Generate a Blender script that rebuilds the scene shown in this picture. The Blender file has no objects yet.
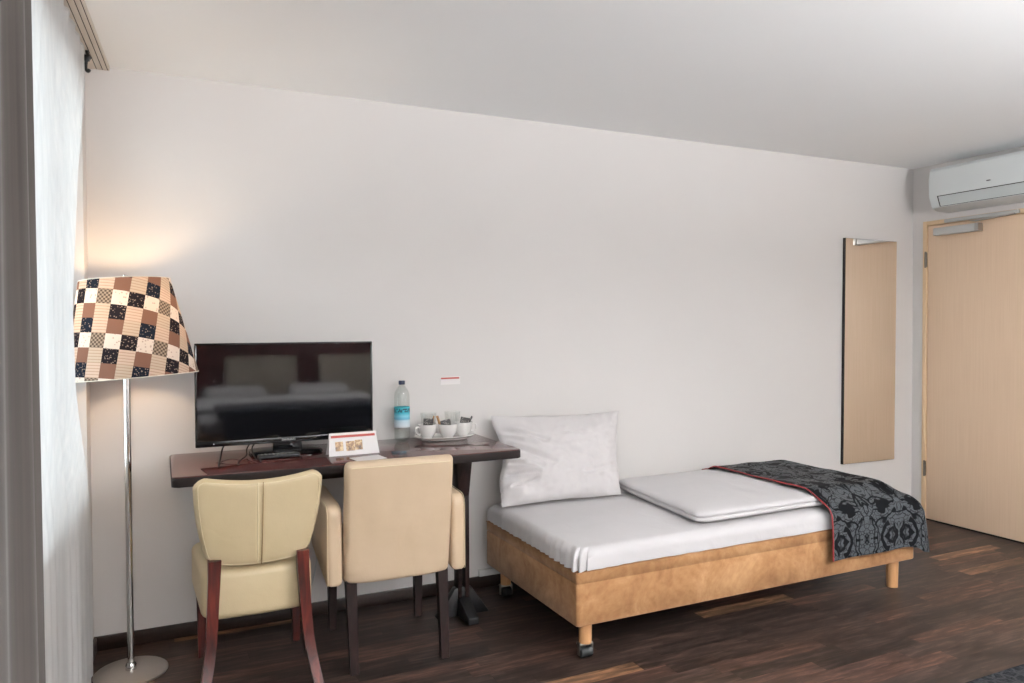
import bpy, bmesh, math, random
from mathutils import Vector, Matrix, noise as mn
random.seed(7)
sc = bpy.context.scene
COL = sc.collection
PI = math.pi
def V(*a): return Vector(a)

# ------------------------------------------------------------------ room numbers (metres)
YB = 3.561      # back wall
XL = -0.268     # window wall
XR = 4.793      # door wall
YF = -2.95      # wall behind the photographer
H = 2.443       # ceiling

# ------------------------------------------------------------------ node helpers
class NT:
    def __init__(s, name):
        s.m = bpy.data.materials.new(name); s.m.use_nodes = True
        s.t = s.m.node_tree; s.n = s.t.nodes; s.n.clear()
        s.out = s.n.new('ShaderNodeOutputMaterial')
    def a(s, typ, **kw):
        x = s.n.new('ShaderNode' + typ)
        for k, v in kw.items():
            if k in x.inputs: x.inputs[k].default_value = v
            else: setattr(x, k, v)
        return x
    def l(s, o, i): s.t.links.new(o, i)
    def math(s, op, a, b=None, c=None):
        x = s.n.new('ShaderNodeMath'); x.operation = op
        for i, v in enumerate((a, b, c)):
            if v is None: continue
            if isinstance(v, (int, float)): x.inputs[i].default_value = v
            else: s.l(v, x.inputs[i])
        return x.outputs[0]
    def mix(s, f, a, b, blend='MIX'):
        x = s.n.new('ShaderNodeMix'); x.data_type = 'RGBA'; x.blend_type = blend
        for i, v in ((0, f), (6, a), (7, b)):
            if isinstance(v, (int, float)): x.inputs[i].default_value = v
            elif isinstance(v, tuple): x.inputs[i].default_value = (*v[:3], 1)
            else: s.l(v, x.inputs[i])
        return x.outputs[2]
    def ramp(s, f, stops, interp='LINEAR'):
        x = s.n.new('ShaderNodeValToRGB'); cr = x.color_ramp; cr.interpolation = interp
        while len(cr.elements) < len(stops): cr.elements.new(0.5)
        for e, (p, c) in zip(cr.elements, stops):
            e.position = p; e.color = (*c, 1) if len(c) == 3 else c
        s.l(f, x.inputs[0]); return x.outputs[0]
    def bump(s, h, st=0.3, d=0.01):
        x = s.a('Bump', Strength=st, Distance=d); s.l(h, x.inputs['Height']); return x.outputs[0]
    def pbr(s, col, rough=0.5, metal=0, normal=None, spec=0.5, **kw):
        b = s.n.new('ShaderNodeBsdfPrincipled')
        def put(k, v):
            if isinstance(v, tuple): b.inputs[k].default_value = (*v[:3], 1)
            elif isinstance(v, (int, float)): b.inputs[k].default_value = v
            else: s.l(v, b.inputs[k])
        put('Base Color', col); put('Roughness', rough); put('Metallic', metal); put('Specular IOR Level', spec)
        for k, v in kw.items(): put(k.replace('_', ' '), v)
        if normal is not None: s.l(normal, b.inputs['Normal'])
        s.l(b.outputs[0], s.out.inputs[0]); return b

def srgb(r, g, b):
    f = lambda c: (c/255/12.92) if c/255 <= .04045 else ((c/255+.055)/1.055)**2.4
    return (f(r), f(g), f(b))

def noisy(name, c1, c2, scale=8, rough=.5, metal=0, bump=0, bscale=60, spec=.5, stretch=(1, 1, 1), detail=4, **kw):
    t = NT(name); tc = t.a('TexCoord'); mp = t.a('Mapping'); mp.inputs['Scale'].default_value = stretch
    t.l(tc.outputs['Object'], mp.inputs[0])
    n = t.a('TexNoise', Scale=scale, Detail=detail); t.l(mp.outputs[0], n.inputs['Vector'])
    col = t.ramp(n.outputs[0], [(.3, c1), (.7, c2)])
    nm = None
    if bump:
        n2 = t.a('TexNoise', Scale=bscale, Detail=3); t.l(mp.outputs[0], n2.inputs['Vector'])
        nm = t.bump(n2.outputs[0], bump, .004)
    t.pbr(col, rough, metal, nm, spec, **kw); return t.m

M = {}
M['wall'] = noisy('wall_paint', (.645, .62, .604), (.655, .63, .614), 2, .85, bump=.08, bscale=180, spec=.25)
M['ceiling'] = noisy('ceiling_paint', (.88, .885, .885), (.89, .895, .895), 2, .9, spec=.2)
M['skirting'] = noisy('dark_skirting', (.014, .008, .006), (.028, .015, .011), 12, .35, stretch=(1, 8, 8))
M['white_duct'] = noisy('white_plastic_duct', (.6, .59, .57), (.64, .63, .61), 5, .5)
M['hinge'] = noisy('dull_hinge_metal', (.16, .14, .12), (.2, .18, .15), 8, .4, .7)
M['beech'] = noisy('beech_veneer', srgb(216, 188, 160), srgb(222, 195, 168), 5, .5, stretch=(1, 30, .5), spec=.35)
M['beech_frame'] = noisy('beech_frame', srgb(214, 184, 148), srgb(221, 192, 156), 5, .5, stretch=(1, 20, .6))
M['rail'] = noisy('rail_profile', (.62, .56, .5), (.65, .59, .53), 4, .5)
M['black'] = noisy('black_plastic', (.006, .006, .007), (.011, .011, .012), 9, .35)
M['black_gloss'] = noisy('black_gloss_plastic', (.004, .004, .005), (.006, .006, .007), 9, .12)
M['screen'] = noisy('screen_glass', (.004, .004, .005), (.005, .005, .006), 3, .05, spec=.5)
M['rubber'] = noisy('wheel_rubber', (.012, .013, .013), (.02, .021, .021), 20, .55)
M['chrome'] = noisy('chrome', (.66, .65, .64), (.72, .71, .7), 3, .13, 1)
M['steel'] = noisy('brushed_steel', (.40, .38, .36), (.46, .44, .42), 4, .38, 1, bump=.05, bscale=30)
M['steel_base'] = noisy('satin_steel', (.52, .48, .44), (.57, .53, .49), 3, .42, .85)
M['ac_white'] = noisy('cool_white_plastic', (.62, .65, .65), (.64, .67, .67), 2, .4)
M['ac_grey'] = noisy('vane_plastic', (.50, .54, .54), (.53, .57, .57), 2, .4)
M['silver_paint'] = noisy('silver_paint', (.46, .46, .45), (.5, .5, .49), 4, .42, .2)
M['logo_grey'] = noisy('grey_print', (.12, .12, .12), (.15, .15, .15), 4, .5)
M['logo_white'] = noisy('white_print', (.55, .55, .55), (.6, .6, .6), 4, .5)
M['china'] = noisy('white_china', (.72, .70, .68), (.75, .73, .71), 3, .18)
M['paper'] = noisy('white_paper', (.72, .69, .68), (.76, .73, .72), 12, .6)
M['red_print'] = noisy('red_print', srgb(172, 68, 60), srgb(182, 80, 70), 20, .6)
M['navy_cap'] = noisy('navy_cap', (.006, .012, .04), (.01, .018, .055), 9, .4)
M['red_trim'] = noisy('red_piping', (.22, .018, .02), (.30, .03, .032), 40, .7)
M['foot_wood'] = noisy('turned_beech', srgb(186, 138, 94), srgb(198, 150, 106), 8, .45, stretch=(10, 10, 1))
M['dark_bar'] = noisy('dark_metal', (.012, .011, .011), (.02, .018, .018), 12, .35, .3)
M['aluminium_edge'] = noisy('mirror_edge_metal', (.5, .42, .3), (.58, .5, .38), 6, .3, .8)
M['recess_dark'] = noisy('dark_groove', (.01, .008, .007), (.02, .015, .012), 6, .8)

def leather(name, c1, c2):
    t = NT(name); tc = t.a('TexCoord')
    n = t.a('TexNoise', Scale=5, Detail=4); t.l(tc.outputs['Object'], n.inputs['Vector'])
    v = t.a('TexVoronoi', Scale=260); t.l(tc.outputs['Object'], v.inputs['Vector'])
    n3 = t.a('TexNoise', Scale=9, Detail=5, Distortion=1.2); t.l(tc.outputs['Object'], n3.inputs['Vector'])
    h = t.math('ADD', t.math('MULTIPLY', v.outputs[0], .12), n3.outputs[0])
    t.pbr(t.ramp(n.outputs[0], [(.3, c1), (.7, c2)]), .42, 0, t.bump(h, .22, .006), .45); return t.m
M['cream1'] = leather('cream_leather', srgb(196, 177, 141), srgb(204, 186, 151))
M['cream2'] = leather('ivory_leather', srgb(196, 173, 145), srgb(204, 181, 154))
M['cream_seam'] = leather('cream_piping', srgb(212, 196, 160), srgb(216, 202, 170))
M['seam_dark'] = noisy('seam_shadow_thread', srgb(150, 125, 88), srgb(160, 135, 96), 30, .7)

def wood(name, stops, scale, rough, sx=(1, 1, .12), spec=.5):
    t = NT(name); tc = t.a('TexCoord'); mp = t.a('Mapping'); mp.inputs['Scale'].default_value = sx
    t.l(tc.outputs['Object'], mp.inputs[0])
    n = t.a('TexNoise', Scale=scale, Detail=6, Distortion=.6); t.l(mp.outputs[0], n.inputs['Vector'])
    t.pbr(t.ramp(n.outputs[0], stops), rough, 0, None, spec); return t.m
M['mahogany'] = wood('mahogany', [(.3, srgb(36, 14, 12)), (.55, srgb(78, 27, 21)), (.75, srgb(112, 44, 32))], 40, .28)
M['wenge'] = wood('wenge', [(.3, srgb(22, 14, 13)), (.7, srgb(42, 27, 25))], 50, .42, spec=.25)
M['desk_top'] = wood('desk_laminate', [(.3, (.055, .012, .010)), (.7, (.09, .020, .016))], 14, .08, (.15, 1, 1), .85)
M['desk_edge'] = wood('desk_edge_band', [(.3, (.010, .007, .007)), (.7, (.018, .012, .011))], 20, .45, (.15, 1, 1), .2)

def m_suede():
    t = NT('tan_suede'); tc = t.a('TexCoord')
    n = t.a('TexNoise', Scale=5.5, Detail=7, Roughness=.68, Distortion=.8); t.l(tc.outputs['Object'], n.inputs['Vector'])
    n2 = t.a('TexNoise', Scale=34, Detail=3); t.l(tc.outputs['Object'], n2.inputs['Vector'])
    c = t.ramp(n.outputs[0], [(.3, srgb(122, 84, 54)), (.5, srgb(154, 112, 75)), (.68, srgb(180, 139, 99))])
    c = t.mix(.25, c, t.ramp(n2.outputs[0], [(.3, srgb(130, 90, 58)), (.7, srgb(184, 143, 102))]))
    n3 = t.a('TexNoise', Scale=420, Detail=2); t.l(tc.outputs['Object'], n3.inputs['Vector'])
    t.pbr(c, .85, 0, t.bump(n3.outputs[0], .15, .002), .2, Sheen_Weight=.25, Sheen_Roughness=.4); return t.m
M['suede'] = m_suede()

def m_linen(name, c, amt=.25):
    t = NT(name); tc = t.a('TexCoord')
    n = t.a('TexNoise', Scale=7, Detail=4, Distortion=.9); t.l(tc.outputs['Object'], n.inputs['Vector'])
    n2 = t.a('TexNoise', Scale=500, Detail=1); t.l(tc.outputs['Object'], n2.inputs['Vector'])
    h = t.math('ADD', n.outputs[0], t.math('MULTIPLY', n2.outputs[0], .03))
    t.pbr(t.ramp(n.outputs[0], [(.3, c), (.7, tuple(x*1.03 for x in c))]), .8, 0, t.bump(h, amt, .02), .2, Sheen_Weight=.1); return t.m
M['linen'] = m_linen('white_linen', (.555, .535, .54))
M['linen_p'] = m_linen('pillow_linen', (.56, .535, .535), .2)
M['navy_cloth'] = m_linen('navy_blanket_cloth', (.010, .014, .024), .2)
M['beige_pad'] = m_linen('beige_headboard_cloth', (.36, .31, .25), .2)

def m_floor():
    t = NT('dark_strip_parquet'); tc = t.a('TexCoord'); sp = t.a('SeparateXYZ'); t.l(tc.outputs['Object'], sp.inputs[0])
    W, L = .078, .56
    x, y = sp.outputs[0], sp.outputs[1]
    ry = t.math('DIVIDE', y, W); row = t.math('FLOOR', ry)
    wn = t.a('TexWhiteNoise', noise_dimensions='1D'); t.l(row, wn.inputs['W'])
    rx = t.math('ADD', t.math('DIVIDE', x, L), t.math('MULTIPLY', wn.outputs[0], 7.3)); colm = t.math('FLOOR', rx)
    cx = t.a('CombineXYZ'); t.l(row, cx.inputs[0]); t.l(colm, cx.inputs[1])
    wn2 = t.a('TexWhiteNoise', noise_dimensions='2D'); t.l(cx.outputs[0], wn2.inputs['Vector'])
    base = t.ramp(wn2.outputs['Value'], [(0, srgb(44, 36, 33)), (.3, srgb(54, 43, 39)), (.6, srgb(62, 49, 44)), (.82, srgb(74, 54, 47)), (.92, srgb(74, 53, 45)), (.96, srgb(112, 84, 64))])
    mp = t.a('Mapping'); mp.inputs['Scale'].default_value = (1.6, 13, 1); t.l(tc.outputs['Object'], mp.inputs[0])
    av = t.a('VectorMath', operation='ADD'); t.l(mp.outputs[0], av.inputs[0]); t.l(wn2.outputs['Color'], av.inputs[1])
    g = t.a('TexNoise', Scale=3.5, Detail=7, Roughness=.65, Distortion=.4); t.l(av.outputs[0], g.inputs['Vector'])
    c = t.mix(1.0, base, t.ramp(g.outputs[0], [(.32, (.3, .29, .29)), (.5, (.85, .85, .85)), (.66, (2.1, 2.0, 1.95))]), 'MULTIPLY')
    g2 = t.a('TexNoise', Scale=1.6, Detail=3); t.l(tc.outputs['Object'], g2.inputs['Vector'])
    c = t.mix(.25, c, t.ramp(g2.outputs[0], [(.3, (.7, .7, .7)), (.7, (1.2, 1.2, 1.2))]), 'MULTIPLY')
    fy = t.math('FRACT', ry); fx = t.math('FRACT', rx)
    ey = t.math('MINIMUM', fy, t.math('SUBTRACT', 1, fy)); ex = t.math('MULTIPLY', t.math('MINIMUM', fx, t.math('SUBTRACT', 1, fx)), L/W)
    e = t.math('MINIMUM', ex, ey); gap = t.ramp(e, [(.0, (.35,)*3), (.02, (1,)*3)])
    c = t.mix(1.0, c, gap, 'MULTIPLY')
    t.pbr(c, t.math('ADD', .36, t.math('MULTIPLY', g.outputs[0], .12)), 0, t.bump(t.math('ADD', gap, t.math('MULTIPLY', g.outputs[0], .3)), .15, .002), .28)
    return t.m
M['floor'] = m_floor()

def m_damask():
    t = NT('black_damask'); tc = t.a('TexCoord')
    uv = tc.outputs['UV']
    # mirrored motif cells
    sp = t.a('SeparateXYZ'); t.l(uv, sp.inputs[0])
    px = t.math('PINGPONG', sp.outputs[0], .23); py = t.math('PINGPONG', sp.outputs[1], .36)
    cx = t.a('CombineXYZ'); t.l(px, cx.inputs[0]); t.l(py, cx.inputs[1])
    n = t.a('TexNoise', Scale=7, Detail=2); t.l(cx.outputs[0], n.inputs['Vector'])
    off = t.a('VectorMath', operation='SCALE'); t.l(n.outputs['Color'], off.inputs[0]); off.inputs['Scale'].default_value = .18
    ad = t.a('VectorMath', operation='ADD'); t.l(cx.outputs[0], ad.inputs[0]); t.l(off.outputs[0], ad.inputs[1])
    v = t.a('TexVoronoi', Scale=7.5, feature='F1'); t.l(ad.outputs[0], v.inputs['Vector'])
    # ring scrolls
    sc_ = t.math('SINE', t.math('MULTIPLY', v.outputs['Distance'], 12))
    blob = t.ramp(sc_, [(.0, (1,)*3), (.12, (0,)*3)])
    n5 = t.a('TexNoise', Scale=11, Detail=1); t.l(cx.outputs[0], n5.inputs['Vector'])
    mask = t.ramp(n5.outputs[0], [(.44, (0,)*3), (.48, (1,)*3)])
    blob = t.math('MULTIPLY', blob, mask)
    n6 = t.a('TexNoise', Scale=6, Detail=1.2, Distortion=1.4); t.l(ad.outputs[0], n6.inputs['Vector'])
    band = t.math('ABSOLUTE', t.math('SUBTRACT', n6.outputs[0], .5))
    band = t.ramp(band, [(.026, (1,)*3), (.036, (0,)*3)])
    v2 = t.a('TexVoronoi', Scale=30, feature='DISTANCE_TO_EDGE'); t.l(ad.outputs[0], v2.inputs['Vector'])
    lines = t.ramp(v2.outputs['Distance'], [(.035, (1,)*3), (.07, (0,)*3)])
    dark = t.math('MAXIMUM', t.math('MAXIMUM', blob, band), t.math('MULTIPLY', lines, .8))
    fine = t.a('TexNoise', Scale=240, Detail=1); t.l(uv, fine.inputs['Vector'])
    g = t.ramp(fine.outputs[0], [(.3, srgb(52, 55, 58)), (.7, srgb(84, 87, 90))])
    c = t.mix(dark, g, (.003, .0032, .0045))
    t.pbr(c, t.ramp(dark, [(0, (.45,)*3), (1, (.75,)*3)]), 0, t.bump(dark, .2, .002), .12); return t.m
M['damask'] = m_damask()

def m_rug():
    t = NT('dark_patterned_rug'); tc = t.a('TexCoord')
    v = t.a('TexVoronoi', Scale=22, feature='DISTANCE_TO_EDGE'); t.l(tc.outputs['Object'], v.inputs['Vector'])
    n = t.a('TexNoise', Scale=120, Detail=3); t.l(tc.outputs['Object'], n.inputs['Vector'])
    c = t.mix(t.ramp(v.outputs[0], [(.06, (1,)*3), (.12, (0,)*3)]), (.010, .011, .014), (.045, .046, .05))
    c = t.mix(.4, c, t.ramp(n.outputs[0], [(.3, (.005, .005, .006)), (.7, (.06, .06, .065))]))
    t.pbr(c, .9, 0, t.bump(n.outputs[0], .6, .004), .1); return t.m
M['rug'] = m_rug()

def m_sheer():
    t = NT('white_sheer'); tc = t.a('TexCoord')
    w = t.a('TexNoise', Scale=60, Detail=2); mp = t.a('Mapping'); mp.inputs['Scale'].default_value = (1, 1, .02)
    t.l(tc.outputs['Object'], mp.inputs[0]); t.l(mp.outputs[0], w.inputs['Vector'])
    c = t.ramp(w.outputs[0], [(.3, (.78, .78, .78)), (.7, (.86, .85, .84))])
    tr = t.a('BsdfTranslucent'); di = t.a('BsdfDiffuse'); tp = t.a('BsdfTransparent')
    t.l(c, tr.inputs[0]); t.l(c, di.inputs[0])
    a = t.a('MixShader'); a.inputs[0].default_value = .5; t.l(di.outputs[0], a.inputs[1]); t.l(tr.outputs[0], a.inputs[2])
    b = t.a('MixShader'); b.inputs[0].default_value = .22; t.l(a.outputs[0], b.inputs[1]); t.l(tp.outputs[0], b.inputs[2])
    t.l(b.outputs[0], t.out.inputs[0]); return t.m
M['sheer'] = m_sheer()
def m_blackout():
    t = NT('taupe_blackout_cloth'); tc = t.a('TexCoord')
    n = t.a('TexNoise', Scale=14, Detail=3); mp = t.a('Mapping'); mp.inputs['Scale'].default_value = (3, 3, .05)
    t.l(tc.outputs['Object'], mp.inputs[0]); t.l(mp.outputs[0], n.inputs['Vector'])
    n2 = t.a('TexNoise', Scale=600, Detail=1); t.l(tc.outputs['Object'], n2.inputs['Vector'])
    t.pbr(t.ramp(n.outputs[0], [(.3, (.075, .066, .062)), (.7, (.115, .098, .088))]), .8, 0, t.bump(n2.outputs[0], .2, .002), .15, Sheen_Weight=.3); return t.m
M['blackout'] = m_blackout()

def m_pane():
    t = NT('window_glass'); g = t.a('BsdfGlossy', Roughness=.02); tp = t.a('BsdfTransparent'); f = t.a('Fresnel', IOR=1.45)
    tp.inputs[0].default_value = (.95, .97, .97, 1)
    a = t.a('MixShader'); t.l(f.outputs[0], a.inputs[0]); t.l(tp.outputs[0], a.inputs[1]); t.l(g.outputs[0], a.inputs[2]); t.l(a.outputs[0], t.out.inputs[0]); return t.m
M['pane'] = m_pane()
def m_glass(name, col, rough=.02, tint=.35):
    t = NT(name); g = t.a('BsdfGlossy', Roughness=rough); tp = t.a('BsdfTransparent'); tp.inputs[0].default_value = (*col, 1)
    lw = t.a('LayerWeight', Blend=.25); a = t.a('MixShader')
    f = t.math('ADD', t.math('MULTIPLY', lw.outputs['Facing'], tint), .05)
    t.l(f, a.inputs[0]); t.l(tp.outputs[0], a.inputs[1]); t.l(g.outputs[0], a.inputs[2]); t.l(a.outputs[0], t.out.inputs[0]); return t.m
M['bottle'] = m_glass('clear_bottle_plastic', (.90, .92, .91))
M['tumbler'] = m_glass('tumbler_glass', (.98, .985, .98), .02, .3)
def m_mirror():
    t = NT('mirror_glass'); t.pbr((.93, .92, .9), .015, 1.0); return t.m
M['mirror'] = m_mirror()

def m_label():   # turquoise over white with dark lettering-like marks
    t = NT('bottle_label_print'); tc = t.a('TexCoord'); sp = t.a('SeparateXYZ'); t.l(tc.outputs['UV'], sp.inputs[0])
    bands = t.ramp(sp.outputs[1], [(0, (.62, .66, .70)), (.33, (.50, .62, .70)), (.42, (.12, .40, .55)), (.55, (.22, .55, .68)), (.72, (.03, .36, .46)), (.97, (.05, .42, .5))])
    mp = t.a('Mapping'); mp.inputs['Scale'].default_value = (34, 12, 1); t.l(tc.outputs['UV'], mp.inputs[0])
    v = t.a('TexVoronoi', Scale=1.0, feature='F1'); t.l(mp.outputs[0], v.inputs['Vector'])
    mk = t.math('MULTIPLY', t.math('GREATER_THAN', sp.outputs[1], .74), t.math('LESS_THAN', sp.outputs[1], .93))
    mk = t.math('MULTIPLY', mk, t.math('LESS_THAN', v.outputs[0], .55))
    t.pbr(t.mix(mk, bands, (.008, .05, .07)), .4); return t.m
M['label'] = m_label()
def m_photo(name, seed):
    t = NT(name); tc = t.a('TexCoord'); mp = t.a('Mapping'); mp.inputs['Location'].default_value = (seed, seed*2, 0)
    t.l(tc.outputs['Object'], mp.inputs[0]); n = t.a('TexNoise', Scale=70, Detail=3); t.l(mp.outputs[0], n.inputs['Vector'])
    t.pbr(t.ramp(n.outputs[0], [(.3, srgb(60, 38, 30)), (.48, srgb(160, 120, 80)), (.62, srgb(220, 196, 150)), (.75, srgb(120, 60, 50))]), .4); return t.m
M['photo_a'] = m_photo('room_picture_a', 1.3); M['photo_b'] = m_photo('room_picture_b', 4.1); M['photo_c'] = m_photo('room_picture_c', 9.7)
def m_sachet():
    t = NT('grey_sachet_print'); tc = t.a('TexCoord'); n = t.a('TexNoise', Scale=150, Detail=1); t.l(tc.outputs['Object'], n.inputs['Vector'])
    t.pbr(t.ramp(n.outputs[0], [(.54, (.03, .027, .027)), (.60, (.035, .03, .03)), (.66, (.4, .36, .32))]), .35); return t.m
M['sachet'] = m_sachet()
M['stick'] = noisy('brown_sugar_stick', srgb(120, 74, 34), srgb(190, 150, 100), 160, .5)

def m_shade():
    t = NT('patchwork_shade_cloth'); tc = t.a('TexCoord')
    mp = t.a('Mapping'); mp.inputs['Rotation'].default_value = (0, 0, math.radians(11.5)); mp.inputs['Location'].default_value = (SH_U, SH_V, 0)
    t.l(tc.outputs['UV'], mp.inputs[0]); sp = t.a('SeparateXYZ'); t.l(mp.outputs[0], sp.inputs[0])
    S = .0550
    gx = t.math('DIVIDE', sp.outputs[0], S); gy = t.math('DIVIDE', sp.outputs[1], S)
    cx = t.math('FLOORED_MODULO', t.math('FLOOR', gx), 4); cy = t.math('FLOORED_MODULO', t.math('FLOOR', gy), 3)
    idx = t.math('ADD', cx, t.math('MULTIPLY', cy, 4))
    f = t.math('DIVIDE', t.math('ADD', idx, .5), 12)
    dk = srgb(38, 34, 38); dn = srgb(34, 38, 48); wh = srgb(212, 198, 186); cr = srgb(204, 186, 168); be = srgb(194, 170, 152); br = srgb(124, 92, 78); ck = srgb(150, 134, 118); st = srgb(186, 167, 148)
    rows = [dn and [st, dn, be, br], [be, br, st, dk], [dk, wh, ck, wh]]   # bottom to top: C, B, A
    seq = [c for r in rows for c in r]
    base = t.ramp(f, [(i/12, c) for i, c in enumerate(seq)], 'CONSTANT')
    # small prints inside patches: dots, little checks and lines
    lum = t.a('RGBToBW'); t.l(base, lum.inputs[0])
    v = t.a('TexVoronoi', Scale=120); t.l(mp.outputs[0], v.inputs['Vector'])
    dots = t.math('LESS_THAN', v.outputs[0], .27)
    dkm = t.math('LESS_THAN', lum.outputs[0], .06)
    c = t.mix(t.math('MULTIPLY', t.math('MULTIPLY', dots, dkm), .6), base, srgb(170, 150, 135))
    wv = t.a('TexChecker', Scale=130); t.l(mp.outputs[0], wv.inputs[0])
    mid = t.math('MULTIPLY', t.math('GREATER_THAN', lum.outputs[0], .2), t.math('LESS_THAN', lum.outputs[0], .3))
    c = t.mix(t.math('MULTIPLY', t.math('MULTIPLY', wv.outputs[1], mid), .8), c, srgb(60, 50, 46))
    v3 = t.a('TexVoronoi', Scale=80); t.l(mp.outputs[0], v3.inputs['Vector'])
    lt = t.math('GREATER_THAN', lum.outputs[0], .45)
    c = t.mix(t.math('MULTIPLY', t.math('MULTIPLY', t.math('LESS_THAN', v3.outputs[0], .25), lt), .45), c, srgb(120, 90, 75))
    fx = t.math('FRACT', gy); ln = t.math('LESS_THAN', t.math('FRACT', t.math('MULTIPLY', fx, 5)), .22)
    stm = t.math('MULTIPLY', t.math('GREATER_THAN', lum.outputs[0], .35), t.math('LESS_THAN', lum.outputs[0], .46))
    c = t.mix(t.math('MULTIPLY', t.math('MULTIPLY', ln, stm), .55), c, srgb(130, 100, 80))
    ddi = t.a('BsdfDiffuse'); tr = t.a('BsdfTranslucent'); t.l(c, ddi.inputs[0]); t.l(c, tr.inputs[0])
    a = t.a('MixShader'); a.inputs[0].default_value = .12; t.l(ddi.outputs[0], a.inputs[1]); t.l(tr.outputs[0], a.inputs[2]); t.l(a.outputs[0], t.out.inputs[0])
    return t.m
SH_U, SH_V = -0.008, 0.027
M['shade'] = m_shade()
M['shade_in'] = noisy('shade_lining', (.75, .7, .6), (.78, .73, .63), 5, .8)
def m_bulb():
    t = NT('frosted_bulb'); e = t.a('Emission', Strength=120); e.inputs[0].default_value = (1, .70, .40, 1); t.l(e.outputs[0], t.out.inputs[0]); return t.m
M['bulb'] = m_bulb()
def m_dome():
    t = NT('fill_dome_glow'); e = t.a('Emission', Strength=2.5); e.inputs[0].default_value = (1, .93, .84, 1); t.l(e.outputs[0], t.out.inputs[0]); return t.m  # glow of the added ceiling fill fitting
M['fill_dome'] = m_dome()

# ------------------------------------------------------------------ mesh helpers
def link(name, bm, mat, parent=None, smooth=True, angle=40):
    me = bpy.data.meshes.new(name)
    bmesh.ops.recalc_face_normals(bm, faces=bm.faces)
    bm.to_mesh(me); bm.free()
    if smooth:
        for p in me.polygons: p.use_smooth = True
        me.set_sharp_from_angle(angle=math.radians(angle))
    for m in (mat if isinstance(mat, (list, tuple)) else [mat]): me.materials.append(m)
    o = bpy.data.objects.new(name, me); COL.objects.link(o)
    if parent: o.parent = parent
    return o
def thing(name, label, cat, loc=(0, 0, 0), rz=0, group=None):
    o = bpy.data.objects.new(name, None); COL.objects.link(o); o.location = loc; o.rotation_euler = (0, 0, rz); o.empty_display_size = .1
    o['label'] = label; o['category'] = cat
    if group: o['group'] = group
    return o
def tag(o, label, cat, group=None):
    o['label'] = label; o['category'] = cat
    if group: o['group'] = group
    return o
def struct(o): o['kind'] = 'structure'; return o
def B(): return bmesh.new()
def box(bm, x0, x1, y0, y1, z0, z1, bev=0, seg=2, mat=None):
    r = bmesh.ops.create_cube(bm, size=1); vs = r['verts']
    for v in vs: v.co = V((x0+x1)/2+v.co.x*(x1-x0), (y0+y1)/2+v.co.y*(y1-y0), (z0+z1)/2+v.co.z*(z1-z0))
    if mat is not None: bmesh.ops.transform(bm, matrix=mat, verts=vs)
    if bev:
        es = list({e for v in vs for e in v.link_edges})
        bmesh.ops.bevel(bm, geom=es, offset=bev, segments=seg, profile=.5, affect='EDGES')
def hexa(bm, pts, bev=0, seg=2):
    """8 corners: bottom ring 4, top ring 4."""
    vs = [bm.verts.new(p) for p in pts]
    fs = [(0, 3, 2, 1), (4, 5, 6, 7), (0, 1, 5, 4), (1, 2, 6, 5), (2, 3, 7, 6), (3, 0, 4, 7)]
    for f in fs: bm.faces.new([vs[i] for i in f])
    if bev:
        es = list({e for v in vs for e in v.link_edges})
        bmesh.ops.bevel(bm, geom=es, offset=bev, segments=seg, profile=.5, affect='EDGES')
def lathe(bm, prof, n=32, c=(0, 0, 0), cap=True, mat=None):
    rings = []
    for r, z in prof:
        if r < 1e-5: rings.append([bm.verts.new(V(c[0], c[1], c[2]+z))]); continue
        rings.append([bm.verts.new(V(c[0]+r*math.cos(2*PI*i/n), c[1]+r*math.sin(2*PI*i/n), c[2]+z)) for i in range(n)])
    for a, b in zip(rings, rings[1:]):
        for i in range(n):
            j = (i+1) % n
            if len(a) == 1 and len(b) == 1: continue
            if len(a) == 1: bm.faces.new((a[0], b[i], b[j]))
            elif len(b) == 1: bm.faces.new((a[i], a[j], b[0]))
            else: bm.faces.new((a[i], a[j], b[j], b[i]))
    if cap:
        if len(rings[0]) > 1: bm.faces.new(rings[0][::-1])
        if len(rings[-1]) > 1: bm.faces.new(rings[-1])
    if mat is not None: bmesh.ops.transform(bm, matrix=mat, verts=[v for r in rings for v in r])
def catmull(pts, k=8):
    P = [Vector(p) for p in pts]; P = [P[0]*2-P[1]] + P + [P[-1]*2-P[-2]]; out = []
    for i in range(1, len(P)-2):
        for j in range(k):
            t = j/k; a, b, c, d = P[i-1:i+3]
            out.append(.5*((2*b)+(c-a)*t+(2*a-5*b+4*c-d)*t*t+(3*b-a-3*c+d)*t**3))
    out.append(P[-2]); return out
def tube(bm, pts, r, n=10, closed=False, cap=True):
    P = [Vector(p) for p in pts]; rings = []
    up = V(0, 0, 1); m = len(P)
    for i, p in enumerate(P):
        d = (P[(i+1) % m]-P[i-1]) if closed else (P[min(i+1, m-1)]-P[max(i-1, 0)])
        d.normalize()
        if i == 0:
            if abs(d.z) > .9: up = V(1, 0, 0)
            u = up-d*up.dot(d)
        else: u = u-d*u.dot(d)
        u.normalize(); w = d.cross(u)
        rr = r[i] if isinstance(r, (list, tuple)) else r
        rings.append([bm.verts.new(p+(u*math.cos(2*PI*k/n)+w*math.sin(2*PI*k/n))*rr) for k in range(n)])
    pairs = list(zip(rings, rings[1:]))+([(rings[-1], rings[0])] if closed else [])
    for a, b in pairs:
        for k in range(n): bm.faces.new((a[k], a[(k+1) % n], b[(k+1) % n], b[k]))
    if cap and not closed: bm.faces.new(rings[0][::-1]); bm.faces.new(rings[-1])
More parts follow.
